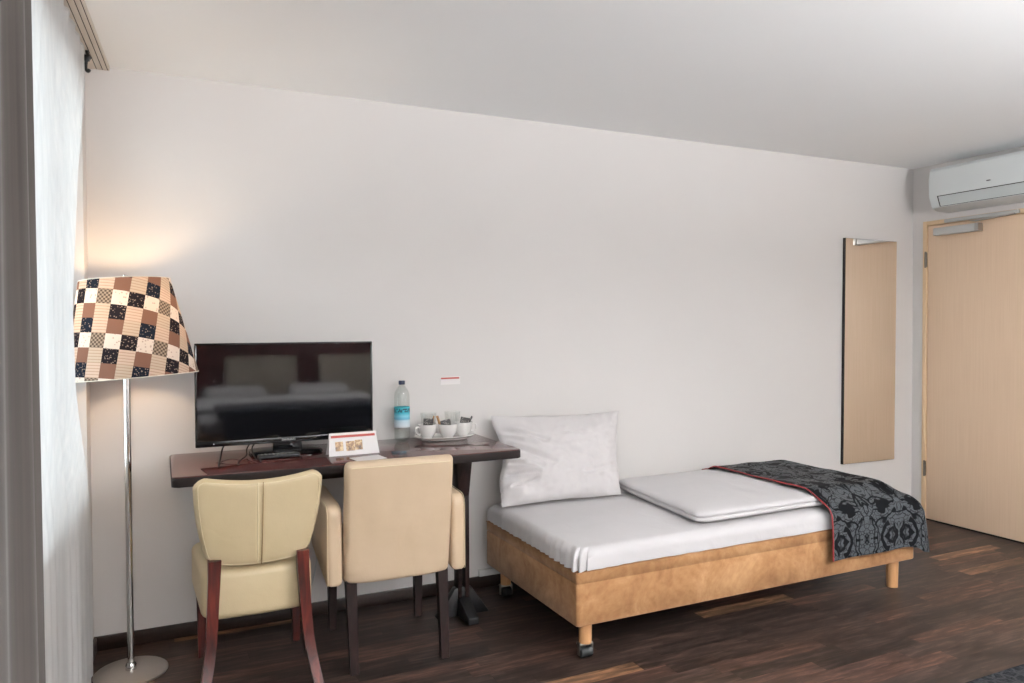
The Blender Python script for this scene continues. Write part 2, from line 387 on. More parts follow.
def grid(bm, fn, nu, nv, uvfn=None):
    vs = [[bm.verts.new(fn(i/nu, j/nv)) for j in range(nv+1)] for i in range(nu+1)]
    uvl = bm.loops.layers.uv.verify() if uvfn else None
    for i in range(nu):
        for j in range(nv):
            f = bm.faces.new((vs[i][j], vs[i+1][j], vs[i+1][j+1], vs[i][j+1]))
            if uvfn:
                for lp, (a, b) in zip(f.loops, ((i, j), (i+1, j), (i+1, j+1), (i, j+1))): lp[uvl].uv = uvfn(a/nu, b/nv)
    return vs
def thicken(bm, t):
    """give an open sheet a real thickness t along its normals"""
    bmesh.ops.recalc_face_normals(bm, faces=bm.faces)
    bmesh.ops.solidify(bm, geom=bm.faces[:]+bm.edges[:]+bm.verts[:], thickness=t)
def outline(n, rc):
    """rounded unit square [-1,1]^2 outline points, rc corner radius"""
    pts = []; per = n//4
    for q in range(4):
        cxs = [(1, 1), (-1, 1), (-1, -1), (1, -1)][q]
        na = per//3
        for k in range(na):
            a = PI/2*q + PI/2*k/(na-1); pts.append((cxs[0]*(1-rc)+rc*math.cos(a), cxs[1]*(1-rc)+rc*math.sin(a)))
        nxt = [(-1, 1), (-1, -1), (1, -1), (1, 1)][q]; a = PI/2*(q+1)
        p0 = (cxs[0]*(1-rc)+rc*math.cos(a), cxs[1]*(1-rc)+rc*math.sin(a)); p1 = (nxt[0]*(1-rc)+rc*math.cos(a), nxt[1]*(1-rc)+rc*math.sin(a))
        ns = per-na
        for k in range(1, ns): pts.append((p0[0]+(p1[0]-p0[0])*k/ns, p0[1]+(p1[1]-p0[1])*k/ns))
    return pts
def slab(bm, quad, prof, rc=.1, n=160, disp=None):
    """quad: 4 xy corners (-,-),(+,-),(+,+),(-,+). prof: (inset metres or scale<=1, z) rings from bottom to top."""
    q = [Vector((*c, 0)) for c in quad]; ol = outline(n, rc); rings = []
    cen = (q[0]+q[1]+q[2]+q[3])/4
    for ins, z in prof:
        ring = []
        for (a, b) in ol:
            u, v = (a+1)/2, (b+1)/2
            p = q[0]*(1-u)*(1-v)+q[1]*u*(1-v)+q[2]*u*v+q[3]*(1-u)*v
            d = p-cen
            if ins >= 0:  # inset in metres towards the centre, per axis
                L = (q[1]-q[0]).length/2; W = (q[3]-q[0]).length/2
                p = cen+V(d.x*(1-min(ins/L, 1)), d.y*(1-min(ins/W, 1)), 0)
            p = V(p.x, p.y, z)
            if disp: p = disp(p, z)
            ring.append(bm.verts.new(p))
        rings.append(ring)
    m = len(ol)
    for r0, r1 in zip(rings, rings[1:]):
        for i in range(m): bm.faces.new((r0[i], r0[(i+1) % m], r1[(i+1) % m], r1[i]))
    bm.faces.new(rings[0][::-1]); bm.faces.new(rings[-1])
def text_mesh(name, s, size, mat, parent, M4, extrude=.0005):
    cu = bpy.data.curves.new(name, 'FONT'); cu.body = s; cu.size = size; cu.extrude = extrude; cu.align_x = 'CENTER'; cu.align_y = 'CENTER'
    o = bpy.data.objects.new(name, cu); COL.objects.link(o)
    dg = bpy.context.evaluated_depsgraph_get(); me = bpy.data.meshes.new_from_object(o.evaluated_get(dg))
    bpy.data.objects.remove(o); me.transform(M4); me.materials.clear(); me.materials.append(mat)
    r = bpy.data.objects.new(name, me); COL.objects.link(r)
    if parent: r.parent = parent
    return r

# ================================================================== SETTING
T = .3
TH = math.radians(-3.1); PIV = Matrix.Translation((XL, YB, 0)) @ Matrix.Rotation(TH, 4, 'Z') @ Matrix.Translation((-XL, -YB, 0))
def window_side(o):   # the window wall stands 3 degrees out of square
    o.location = PIV @ o.location; o.rotation_euler = (o.rotation_euler[0], o.rotation_euler[1], o.rotation_euler[2]+TH); return o
bm = B(); box(bm, XL-.8, XR+.05, YF-.05, YB+.05, -.1, 0); struct(link('floor', bm, M['floor'], smooth=False))
bm = B(); box(bm, XL-1, XR+T, YF-T, YB+T, H, H+.15); struct(link('ceiling', bm, M['ceiling'], smooth=False))
bm = B(); box(bm, XL-1, XR+T, YB, YB+T, -.1, H); struct(link('wall_back', bm, M['wall'], smooth=False))
bm = B(); box(bm, XL-1, XR+T, YF-T, YF, -.1, H); struct(link('wall_front', bm, M['wall'], smooth=False))
# window wall with two openings
WIN = [(1.95, 3.46), (-1.7, .55)]; ZS, ZT = .70, 2.28
bm = B()
ys = [YF]
box(bm, XL-T, XL, YF-.1, WIN[1][0], -.1, H); box(bm, XL-T, XL, WIN[1][1], WIN[0][0], -.1, H); box(bm, XL-T, XL, WIN[0][1], YB+.04, -.1, H)
for a, b in WIN:
    box(bm, XL-T, XL, a, b, -.1, ZS); box(bm, XL-T, XL, a, b, ZT, H)
window_side(struct(link('wall_left', bm, M['wall'], smooth=False)))
for k, (a, b) in enumerate(WIN):
    x = XL-.2
    w = struct(bpy.data.objects.new('window_%d' % (k+1), None)); COL.objects.link(w); w.location = (x, (a+b)/2, ZS); window_side(w)
    L = (b-a)/2; hh = ZT-ZS; f = .06
    bm = B()
    box(bm, -.03, .03, -L, L, 0, f, .004); box(bm, -.03, .03, -L, L, hh-f, hh, .004)
    for yy in (-L, -f/2, L-f): box(bm, -.03, .03, yy, yy+f, f, hh-f, .004)
    link('window_frame', bm, M['white_duct'], w)
    bm = B(); box(bm, -.004, .004, -L+f, L-f, f, hh-f); link('pane', bm, M['pane'], w, smooth=False)
    bm = B(); box(bm, .03, .195, -L, L, -.0005, .02, .004); link('window_sill', bm, M['white_duct'], w)
# door wall
DY0, DY1, DZ = 2.545, 3.478, 2.063
bm = B()
box(bm, XR, XR+T, YF, DY0, -.1, H); box(bm, XR, XR+T, DY1, YB, -.1, H); box(bm, XR, XR+T, DY0, DY1, DZ, H); box(bm, XR+.12, XR+T, DY0, DY1, -.1, DZ)
struct(link('wall_right', bm, M['wall'], smooth=False))
d = struct(bpy.data.objects.new('door_1', None)); COL.objects.link(d); d.location = (XR, DY1, 0)
W_ = DY1-DY0
bm = B(); fw = .03
box(bm, -.012, .1, -fw, 0, 0, DZ, .002); box(bm, -.012, .1, -W_, -W_+fw, 0, DZ, .002); box(bm, -.012, .1, -W_+fw, -fw, DZ-fw, DZ, .002)
link('door_frame', bm, M['beech_frame'], d)
bm = B(); box(bm, -.004, .04, -W_+fw+.003, -fw-.003, .012, DZ-fw-.003, .002); link('door_leaf', bm, M['beech'], d)
bm = B(); box(bm, .0, .1, -W_+fw, -fw, .0, .011); link('threshold', bm, M['recess_dark'], d)
for z0 in (1.745, .305):
    bm = B(); lathe(bm, [(.006, 0), (.006, .11)], 12, (-.016, -.024, z0)); box(bm, -.0135, -.011, -.034, -.014, z0+.005, z0+.105, 0); link('hinge', bm, M['hinge'], d)
# lever handle (out of the picture to the right, on the free side)
bm = B(); box(bm, -.012, -.004, -W_+.06, -W_+.1, .93, 1.13, .003); tube(bm, catmull([(-.012, -W_+.08, 1.05), (-.05, -W_+.08, 1.05), (-.055, -W_+.1, 1.05), (-.055, -W_+.2, 1.05)]), .009); link('door_handle', bm, M['steel'], d)
# closer
cl = thing('door_closer', 'silver overhead door closer with sliding rail at top of the beech door', 'door closer', (XR, 3.25, 1.96))
bm = B(); box(bm, -.055, -.005, -.16, .125, -.005, .045, .006); link('closer_body', bm, M['silver_paint'], cl)
bm = B(); box(bm, -.035, -.0125, -.42, .06, .075, .098, .004); link('rail', bm, M['silver_paint'], cl)
bm = B(); hexa(bm, [(-.045, -.15, .058), (-.02, -.15, .058), (-.02, -.40, .072), (-.045, -.40, .072), (-.045, -.11, .066), (-.02, -.11, .066), (-.02, -.40, .08), (-.045, -.40, .08)]); link('arm', bm, M['steel'], cl)
bm = B(); box(bm, -.056, -.004, -.185, -.1605, -.006, .046, .003); link('end_cap', bm, M['steel'], cl)
# skirting
bm = B()
def skirt(x0, x1, y0, y1): box(bm, x0, x1, y0, y1, 0, .061, .004)
skirt(XL, XR, YB-.014, YB); struct(link('baseboard_back', bm, M['skirting']))
bm = B(); box(bm, XL, XL+.014, YF, YB-.0145, 0, .061, .004); window_side(struct(link('baseboard_left', bm, M['skirting'])))
bm = B(); box(bm, XR-.014, XR, YF+.015, DY0-.001, 0, .061, .004); box(bm, XR-.014, XR, DY1+.001, YB-.0145, 0, .061, .004); struct(link('baseboard_right', bm, M['skirting']))
bm = B(); box(bm, XL+.015, XR-.015, YF, YF+.014, 0, .061, .004); struct(link('baseboard_front', bm, M['skirting']))
# small white duct over the skirting between desk and bed
bm = B(); box(bm, 1.475, 3.6, YB-.022, YB, .0615, .095, .004); tag(link('cable_duct', bm, M['white_duct']), 'white cable duct running along the wall above the dark skirting behind the bed', 'cable duct')

# ceiling rail
cr = thing('curtain_rail', 'cream three-track curtain rail on the ceiling above the window', 'curtain rail', (-.2195, 0, H)); window_side(cr)
bm = B(); rx = [-.0435, -.0275, -.0235, -.004, .0, .0195, .0235, .0435]
box(bm, -.0435, .0435, YF+.02, YB-.005, -.006, -.0005)
for a, b in ((-.0435, -.0065), (-.0035, .0155), (.0185, .0345), (.0375, .0435)): box(bm, a, b, YF+.02, YB-.005, -.017, -.006, .001)
link('rail_profile', bm, M['rail'], cr)
for i, x in enumerate((-.005, .017, .036)):
    bm = B(); box(bm, x-.0014, x+.0014, YF+.02, YB-.006, -.0155, -.0062); link('track', bm, M['recess_dark'], cr)

# ================================================================== CURTAINS
def lerp_tab(tab, z):
    for (z0, a), (z1, b) in zip(tab, tab[1:]):
        if z0 <= z <= z1: return a+(b-a)*(z-z0)/(z1-z0)
    return tab[0][1] if z < tab[0][0] else tab[-1][1]
def curtain(name, x0, ya, yb, z0, z1, amp, nf, mat, label, edge=None, seed=0, spread=None, parent_parts=True):
    t = thing(name, label, 'curtain', (x0, ya, z0)); window_side(t)
    rnd = random.Random(seed); ph = [rnd.uniform(0, 6) for _ in range(6)]
    nu, nv = nf*14, 40
    def fn(u, v):
        z = z0+(z1-z0)*v
        yend = lerp_tab(edge, z) if edge else yb
        y = ya+(yend-ya)*u
        w = nf*2*PI*u+ .35*math.sin(3*v+ph[0])+.5*math.sin(7*u+ph[1])
        a = amp*(.75+.35*math.sin(5*u*PI+ph[2]))*(1-.35*v)
        x = a*math.sin(w)+.25*a*math.sin(2.3*w+ph[3]+v)
        y += .35*amp*math.cos(w)*(1-.3*v)
        return V(x, y-ya, z-z0)
    bm = B(); grid(bm, fn, nu, nv); thicken(bm, .0012); link('cloth', bm, mat, t, angle=80)
    # heading tape and gliders
    bm = B()
    pts = [fn(u/80, 1)-V(0, 0, .008) for u in range(81)]
    for p, q in zip(pts, pts[1:]): pass
    tube(bm, pts, .004, 6); link('heading', bm, mat, t)
    return t
edge = [(.0, 3.27), (.3, 3.285), (.6, 3.27), (.78, 3.22), (.95, 3.10), (1.14, 2.98), (1.44, 2.95), (1.9, 3.11), (2.3, 3.32), (2.43, 3.34)]
curtain('sheer_curtain', -.236, 1.7, 3.0, .015, H-.018, .010, 15, M['sheer'], 'white sheer curtain glowing in front of the window beside the floor lamp', edge, 3)
curtain('sheer_curtain', -.236, -1.85, .65, .015, H-.018, .012, 17, M['sheer'], 'white sheer curtain at the window behind the photographer', None, 5)
curtain('blackout_curtain', -.196, 1.05, 2.135, .012, H-.018, .021, 5, M['blackout'], 'dark taupe blackout curtain at the left edge, in front of the sheer', None, 8)
# end hook of the sheer
hk = thing('curtain_hook', 'small dark curtain end hook hanging below the rail in the corner', 'hook', (-.232, 3.33, 2.355)); window_side(hk)
bm = B(); tube(bm, catmull([(0, 0, .09), (.004, 0, .06), (.012, 0, .045), (.0, 0, .03), (-.002, 0, .0), (.006, 0, -.008), (.010, 0, 0)]), .006, 8); box(bm, -.010, .012, -.006, .006, .03, .055, .003); link('hook_body', bm, M['black'], hk)
bm = B(); tube(bm, [(0, 0, .087), (0.003, 0, .083)], .010, 12); link('glider', bm, M['black'], hk)

# ================================================================== FLOOR LAMP
lp = thing('floor_lamp', 'chrome floor lamp with a brown and cream patchwork shade beside the window', 'floor lamp', (-.12, 3.27, 0))
bm = B(); lathe(bm, [(.13, 0), (.133, .003), (.133, .008), (.128, .012), (.03, .014), (.018, .016), (0, .016)], 64); link('base', bm, M['steel_base'], lp)
bm = B(); lathe(bm, [(.0125, .016), (.0125, 1.30)], 20); link('pole', bm, M['chrome'], lp)
bm = B(); lathe(bm, [(.02, .016), (.02, .035), (.0135, .045)], 20); link('collar', bm, M['chrome'], lp)
bm = B(); lathe(bm, [(.013, 1.30), (.02, 1.31), (.02, 1.355), (.014, 1.36)], 20); link('socket', bm, M['china'], lp)
bm = B(); lathe(bm, [(.012, 1.36), (.014, 1.375), (.03, 1.405), (.033, 1.43), (.024, 1.455), (0, 1.466)], 20); bl = link('bulb', bm, M['bulb'], lp)
tilt = Matrix.Translation((.010, 0, 1.365)) @ Matrix.Rotation(math.radians(-4.0), 4, V(0.87, -0.42, 0).cross(V(0, 0, 1)).normalized()*-1) @ Matrix.Translation((0, 0, -1.365))
RT, RB, Z0, Z1 = .160, .236, 1.165, 1.54
def shade_pt(u, v):
    r = RB+(RT-RB)*v; a = 2*PI*u+math.radians(90-6)   # seam at the back, towards the wall
    return tilt @ V(r*math.cos(a), r*math.sin(a), Z0+(Z1-Z0)*v)
sl = math.hypot(RB-RT, Z1-Z0); k_ = RB/(RB-RT)*sl      # slant length to apex
def shade_uv(u, v):
    R_ = k_-sl*v; th = 2*PI*(u-.5)*RB/k_
    return (R_*math.sin(th), -R_*math.cos(th)+k_-sl/2)
bm = B(); vs = grid(bm, shade_pt, 96, 10, shade_uv)
bmesh.ops.remove_doubles(bm, verts=[v for r in (vs[0], vs[-1]) for v in r], dist=1e-5)
link('lamp_shade', bm, M['shade'], lp)
for v_, nm in ((0, 'lower_hem'), (1, 'upper_hem')):
    bm = B(); tube(bm, [shade_pt(i/96, v_) for i in range(96)], .0016, 6, closed=True); link(nm, bm, M['shade_in'], lp)
bm = B(); c = tilt @ V(0, 0, Z1-.01)
for k in range(3):
    a = 2*PI*k/3+.3; e = tilt @ V(RT*.99*math.cos(a), RT*.99*math.sin(a), Z1-.002); tube(bm, [c, e], .002, 6)
tube(bm, [V(0, 0, 1.465), c], .003, 6); link('shade_spider', bm, M['chrome'], lp)
bm = B(); lathe(bm, [(.003, -.01), (.003, .012), (.009, .016), (.011, .024), (.007, .032), (0, .035)], 14, tuple(c)); link('finial', bm, M['chrome'], lp)

# ================================================================== DESK
dk = thing('desk', 'dark mahogany desk with a glossy top on column legs against the wall', 'desk', (.742, 3.27, 0))
DX0, DX1, DYa, DYb, DT = .03, 1.455, 2.99, 3.555, .805
def desk_outline(r=.022):
    c = []
    for (cx, cy, a0) in ((DX1-r, DYb-r, 0), (DX0+r, DYb-r, 90), (DX0+r, DYa+r, 180), (DX1-r, DYa+r, 270)):
        for k in range(7): a = math.radians(a0+15*k); c.append((cx+r*math.cos(a)-.742, cy+r*math.sin(a)-3.27))
    return c
def prism(bm, ol, z0, z1, bev=0):
    a = [bm.verts.new((x, y, z0)) for x, y in ol]; b = [bm.verts.new((x, y, z1)) for x, y in ol]; n = len(ol)
    f1 = bm.faces.new(a[::-1]); f2 = bm.faces.new(b)
    for i in range(n): bm.faces.new((a[i], a[(i+1) % n], b[(i+1) % n], b[i]))
    if bev: bmesh.ops.bevel(bm, geom=list(f1.edges)+list(f2.edges), offset=bev, segments=2, profile=.5, affect='EDGES')
bm = B(); prism(bm, desk_outline(), DT-.038, DT-.003, .004); link('edge_board', bm, M['desk_edge'], dk)
bm = B(); prism(bm, [(x*.997, y*.994) for x, y in desk_outline()], DT-.0031, DT, .001); link('desktop', bm, M['desk_top'], dk)
bm = B(); hexa(bm, [(-.32, .24, .5), (-.27, .24, .5), (-.27, .285, .5), (-.32, .285, .5), (-.32, -.1, DT-.04), (-.27, -.1, DT-.04), (-.27, .285, DT-.04), (-.32, .285, DT-.04)], .004); link('wall_bracket', bm, M['wenge'], dk)
for sx in (.53,):
    bm = B()
    box(bm, sx-.028, sx-.009, -.03, .03, .04, .70, .003); box(bm, sx+.006, sx+.028, -.03, .03, .04, .70, .003); box(bm, sx-.009, sx+.006, -.02, .02, .45, .6, 0)
    hexa(bm, [(sx-.03, -.03, .56), (sx+.028, -.03, .56), (sx+.028, .03, .56), (sx-.03, .03, .56), (sx-.05, -.07, DT-.04), (sx+.032, -.07, DT-.04), (sx+.032, .10, DT-.04), (sx-.05, .10, DT-.04)], .004)
    l = link('leg', bm, M['wenge'], dk)
    bm = B()
    for s in (-1, 1):
        hexa(bm, [(sx-.03, 0, .0), (sx+.03, 0, .0), (sx+.025, s*.15, .0), (sx-.025, s*.15, .0), (sx-.03, 0, .10), (sx+.03, 0, .10), (sx+.025, s*.15, .03), (sx-.025, s*.15, .03)], .004)
    hexa(bm, [(sx-.13, -.025, 0), (sx+.13, -.025, 0), (sx+.13, .025, 0), (sx-.13, .025, 0), (sx-.04, -.02, .13), (sx+.04, -.02, .13), (sx+.04, .02, .13), (sx-.04, .02, .13)], .004)
    link('foot', bm, M['black'], l)
bm = B(); box(bm, -.5, .5, .17, .2, .66, .76, .003); link('apron', bm, M['wenge'], dk)

# ================================================================== CHAIRS
def plate(fn_front, fn_back, nu, nv):
    """closed padded panel from two sheets sharing a boundary"""
    bm = B(); a = grid(bm, fn_front, nu, nv); b = grid(bm, fn_back, nu, nv)
    bnd = [v for g in (a, b) for i, r in enumerate(g) for j, v in enumerate(r) if i in (0, nu) or j in (0, nv)]
    bmesh.ops.remove_doubles(bm, verts=bnd, dist=1e-5); return bm

# --- side chair with shield back; local: centre bottom, facing +Y
ch = thing('side_chair', 'cream leather side chair with centre-seamed back and reddish mahogany legs in front of the television', 'chair', (.318, 3.03, 0), math.radians(0))
OX, OY = .318, 3.03
def sq(u, p):  # -1..1 rounded thickness falloff
    return max(0, 1-abs(u)**p)**(1/p)
def back_xy(u, v, side):
    """u,v in 0..1 ; side -1 rear, +1 front"""
    a = 2*u-1; b = 2*v-1
    zt = .839-.030*(1-abs(a)**2.0)-.018*max(0, abs(a)-.82)**1.0/.18*1.0
    zb = .502-.018*(1-abs(a)**2)
    # map the square to a rounded one
    rc = .17 if b > 0 else .24
    aa, bb = a, b
    ex = max(0, abs(a)-(1-rc))/rc; ez = max(0, abs(b)-(1-rc))/rc
    if ex > 0 and ez > 0:
        m = max(ex, ez); hyp = math.hypot(ex, ez); k = m/hyp
        aa = math.copysign((1-rc)+rc*ex*k, a); bb = math.copysign((1-rc)+rc*ez*k, b)
    hw = .174+.049*(1-(1-(bb+1)/2)**2.2)
    x = aa*hw
    z = zb+(zt-zb)*(bb+1)/2
    y = 2.885-.07*(z-.5)/.32-.012*(1-aa*aa)   # leans back, wraps the sitter
    th = .031*(sq(a, 5)*sq(b, 5))
    groove = .004*math.exp(-(a/.03)**2) if side < 0 else 0
    return V(x, y-OY+side*(th-groove if th > groove else th), z)
bm = plate(lambda u, v: back_xy(u, v, 1), lambda u, v: back_xy(u, v, -1), 48, 30)
bk = link('backrest', bm, M['cream1'], ch, angle=70)
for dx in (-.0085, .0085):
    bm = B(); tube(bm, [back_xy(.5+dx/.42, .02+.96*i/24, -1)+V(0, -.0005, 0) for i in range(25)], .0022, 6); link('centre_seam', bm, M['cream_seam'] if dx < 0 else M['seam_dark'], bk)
bm = B()   # piping round the rear face edge
def edge_pt(t):
    e = .035
    t = t % 4; s = int(t); f = t-s
    u, v = [(e+(1-2*e)*f, 1-e), (1-e, 1-e-(1-2*e)*f), (1-e-(1-2*e)*f, e), (e, e+(1-2*e)*f)][s]
    return back_xy(u, v, -1)+V(0, -.0008, 0)
tube(bm, [edge_pt(i/24) for i in range(96)], .0016, 6, closed=True); link('piping', bm, M['cream_seam'], bk)
# seat
def seat_bm(x0, x1, x2, x3, y0, y1, z0, z1, rc=.12, puff=.015, arc=.02):
    """x0,x1 rear corners; x2,x3 front corners (right, left)"""
    bm = B(); prof = []
    R = .03
    for k in range(6):
        a = PI/2*k/5; prof.append((R*(1-math.sin(a)), z0+R*(1-math.cos(a))))
    for k in range(6):
        a = PI/2*k/5; prof.append((R*(1-math.cos(a)), z1-R+R*math.sin(a)))
    for k in range(1, 9): prof.append((R+.19*k/8, z1+puff*math.sin(PI/2*k/8)))
    def disp(p, z):
        c = V((x0+x1)/2, (y0+y1)/2, z)
        if p.y < c.y: p.y -= arc*(1-min(1, abs((p.x-c.x)/((x1-x0)/2)))**2)*min(1, (c.y-p.y)/((y1-y0)/2))
        return p
    slab(bm, [(x0, y0), (x1, y0), (x2, y1), (x3, y1)], prof, rc, 120, disp); return bm
bm = seat_bm(-.196, .196, .215, -.215, 2.885-OY, 3.345-OY, .292, .475, .2); link('seat', bm, M['cream1'], ch)
bm = B()
def chair_leg(bm, pts, w0, w1, ang=0):
    P = catmull(pts, 6); n = len(P); rings = []
    for i, p in enumerate(P):
        w = w0+(w1-w0)*i/(n-1); c, s = math.cos(ang), math.sin(ang)
        rings.append([bm.verts.new(p+V((a*c-b*s)*w/2, (a*s+b*c)*w/2, 0)) for a, b in ((-1, -1), (1, -1), (1, 1), (-1, 1))])
    for a, b in zip(rings, rings[1:]):
        for k in range(4): bm.faces.new((a[k], a[(k+1) % 4], b[(k+1) % 4], b[k]))
    bm.faces.new(rings[0][::-1]); bm.faces.new(rings[-1])
    es = [e for e in bm.edges if e.calc_face_angle(0) > .9]
    bmesh.ops.bevel(bm, geom=es, offset=.004, segments=2, profile=.5, affect='EDGES')
for s in (-1, 1):
    bm = B(); chair_leg(bm, [(s*.153, 2.862-OY-.012, .525), (s*.155+(s-1)*.0015, 2.853-OY-.01, .42), (s*.168+(s-1)*.003, 2.815-OY, .2), (s*.202+(s-1)*.006, 2.745-OY, 0)], .044, .032, 0); link('leg', bm, M['mahogany'], ch)
for s in (-1, 1):
    bm = B(); chair_leg(bm, [(s*.190+.010, 3.31-OY, .33), (s*.189+.010, 3.31-OY, .2), (s*.188+.010, 3.31-OY, 0)], .042, .028); link('leg', bm, M['mahogany'], ch)

# --- armchair; local: centre bottom, facing +Y
AX, AY = .860, 3.1
ac = thing('armchair', 'ivory leather armchair with upholstered arms and dark straight legs pushed under the desk', 'armchair', (AX, AY, 0), math.radians(-1.5))
def aback(u, v, side):
    a = 2*u-1; b = 2*v-1; rc = .1
    ex = max(0, abs(a)-(1-rc))/rc; ez = max(0, abs(b)-(1-rc))/rc; aa, bb = a, b
    if ex > 0 and ez > 0:
        m = max(ex, ez); k = m/math.hypot(ex, ez); aa = math.copysign((1-rc)+rc*ex*k, a); bb = math.copysign((1-rc)+rc*ez*k, b)
    x = aa*(.220+.001*bb); z = .333+(.836-.333)*(bb+1)/2
    y = 2.925-.065*(z-.36)/.46 - AY
    if b < -.8: z += .012*(abs(a)**4)
    th = .040*(sq(a, 8)*sq(b, 8))
    wr = .0025*mn.noise(V(x*14, z*9, 3))*(1 if side < 0 else 0)
    return V(x, y+side*(th+wr if th > .01 else th), z)
bm = plate(lambda u, v: aback(u, v, 1), lambda u, v: aback(u, v, -1), 40, 44); bk = link('backrest', bm, M['cream2'], ac, angle=70)
bm = B(); tube(bm, [aback(.05+.9*i/20, .955, -1)+V(0, -.0004, 0) for i in range(21)], .0016, 6); link('top_seam', bm, M['cream_seam'], bk)
for s in (-1, 1):
    # arm: rounded slab in the YZ plane, thick in X
    bm = B(); prof = []
    R = .022; xi, xo = .2235, .284
    def armfn(yz):
        return yz
    olp = []
    y0, y1, zt0, zt1, zb0, zb1 = 2.885-AY, 3.285-AY, .660, .675, .345, .42
    corners = [(y0, zb0, .015), (y1, zb1, .02), (y1, zt1, .045), (y0, zt0, .05)]
    nC = len(corners)
    for i, (cy, cz, r) in enumerate(corners):
        p = V(cy, cz, 0); pr = V(*corners[i-1][:2], 0); nx = V(*corners[(i+1) % nC][:2], 0)
        a = p+(pr-p).normalized()*r; b = p+(nx-p).normalized()*r
        for k in range(7):
            t = k/6; olp.append(a*(1-t)**2+p*2*t*(1-t)+b*t*t)
    cen = sum(olp, V(0, 0, 0))/len(olp)
    rings = []
    for k in range(7): rings.append((R*(1-math.sin(PI/2*k/6)), xi+R*(1-math.cos(PI/2*k/6))))
    for k in range(7): rings.append((R*(1-math.cos(PI/2*k/6)), xo-R+R*math.sin(PI/2*k/6)))
    vr = []
    for ins, x in rings:
        row = []
        for p in olp:
            dd = (p-cen); L = dd.length; q = cen+dd*(1-ins/L)
            row.append(bm.verts.new(V(s*x, q.x, q.y)))
        vr.append(row)
    n = len(olp)
    for a, b in zip(vr, vr[1:]):
        for i in range(n): bm.faces.new((a[i], a[(i+1) % n], b[(i+1) % n], b[i]))
    bm.faces.new(vr[0][::-1]); bm.faces.new(vr[-1]); ar = link('arm', bm, M['cream2'], ac, angle=60)
    bm = B()
    q = [cen+(p-cen)*.985 for p in olp]; tube(bm, [V(s*(xo-.003), p.x, p.y) for p in q], .0015, 6, closed=True); link('arm_seam', bm, M['cream_seam'], ar)
bm = seat_bm(-.221, .221, .221, -.221, 2.972-AY, 3.36-AY, .35, .475, .1, .015, 0); link('seat', bm, M['cream2'], ac)
for s in (-1, 1):
    bm = B(); chair_leg(bm, [(s*.188, 2.92-AY, .365), (s*.187, 2.90-AY, .2), (s*.185, 2.878-AY, 0)], .042, .032); link('leg', bm, M['wenge'], ac)
for s in (-1, 1):
    bm = B(); chair_leg(bm, [(s*.198+.014, 3.35-AY, .36), (s*.198+.014, 3.35-AY, .2), (s*.198+.014, 3.35-AY, 0)], .044, .030); link('leg', bm, M['wenge'], ac)

# ================================================================== TELEVISION
TX0, TX1, TZ0, TZ1, TY = .124, .861, .862, 1.290, 3.30
tv = thing('television', 'black flat-screen television standing on the desk beside the lamp', 'television', ((TX0+TX1)/2, TY, DT+.001))
hw = (TX1-TX0)/2; z0 = TZ0-DT-.001; z1 = TZ1-DT-.001
bm = B(); b_ = .009; bb_ = .024
box(bm, -hw, hw, 0, .022, z0, z0+bb_, .004); box(bm, -hw, hw, 0, .022, z1-b_, z1, .004); box(bm, -hw, -hw+b_, 0, .022, z0+bb_-.002, z1-b_+.002, .004); box(bm, hw-b_, hw, 0, .022, z0+bb_-.002, z1-b_+.002, .004)
fr = link('bezel', bm, M['black_gloss'], tv)
bm = B(); box(bm, -hw+b_-.001, hw-b_+.001, .003, .02, z0+bb_-.001, z1-b_+.001); link('screen', bm, M['screen'], tv, smooth=False)
bm = B(); box(bm, -hw+.005, hw-.005, .0222, .04, z0+.004, z1-.004, .004); box(bm, -.22, .22, .04, .085, z0+.03, z1-.1, .012); link('rear_housing', bm, M['black'], tv)
text_mesh('logo', 'SAMSUNG', .0125, M['logo_white'], fr, Matrix.Translation((.0, -.0006, z0+.012)) @ Matrix.Rotation(PI/2, 4, 'X'))
bm = B(); tube(bm, [(-hw+.07, -.0006, z0+.012), (-hw+.07, .002, z0+.012)], .0022, 10); link('standby_light', bm, M['logo_white'], fr)
bm = B(); box(bm, -.06, .06, .024, .055, .012, z0+.06, .006); link('stand_neck', bm, M['black_gloss'], tv)
bm = B(); slab(bm, [(-.15, -.01), (.15, -.01), (.15, .17), (-.15, .17)], [(.004, 0), (0, .003), (0, .012), (.006, .017), (.05, .021), (.1, .022)], .5, 96); link('stand_base', bm, M['black_gloss'], tv)
# remote
rm = thing('remote_control', 'slim black remote control lying on the desk in front of the television stand', 'remote control', (.445, 3.255, DT+.001), math.radians(1))
bm = B(); box(bm, -.085, .085, -.022, .022, 0, .017, .006, 3); link('casing', bm, M['black'], rm)
for i in range(9):
    for j in range(3):
        bm = B(); x = -.068+i*.016; y = -.012+j*.012; box(bm, x-.004, x+.004, y-.003, y+.003, .0165, .0185, .001); link('button', bm, M['steel'] if (i+j) % 2 else M['logo_grey'], rm)
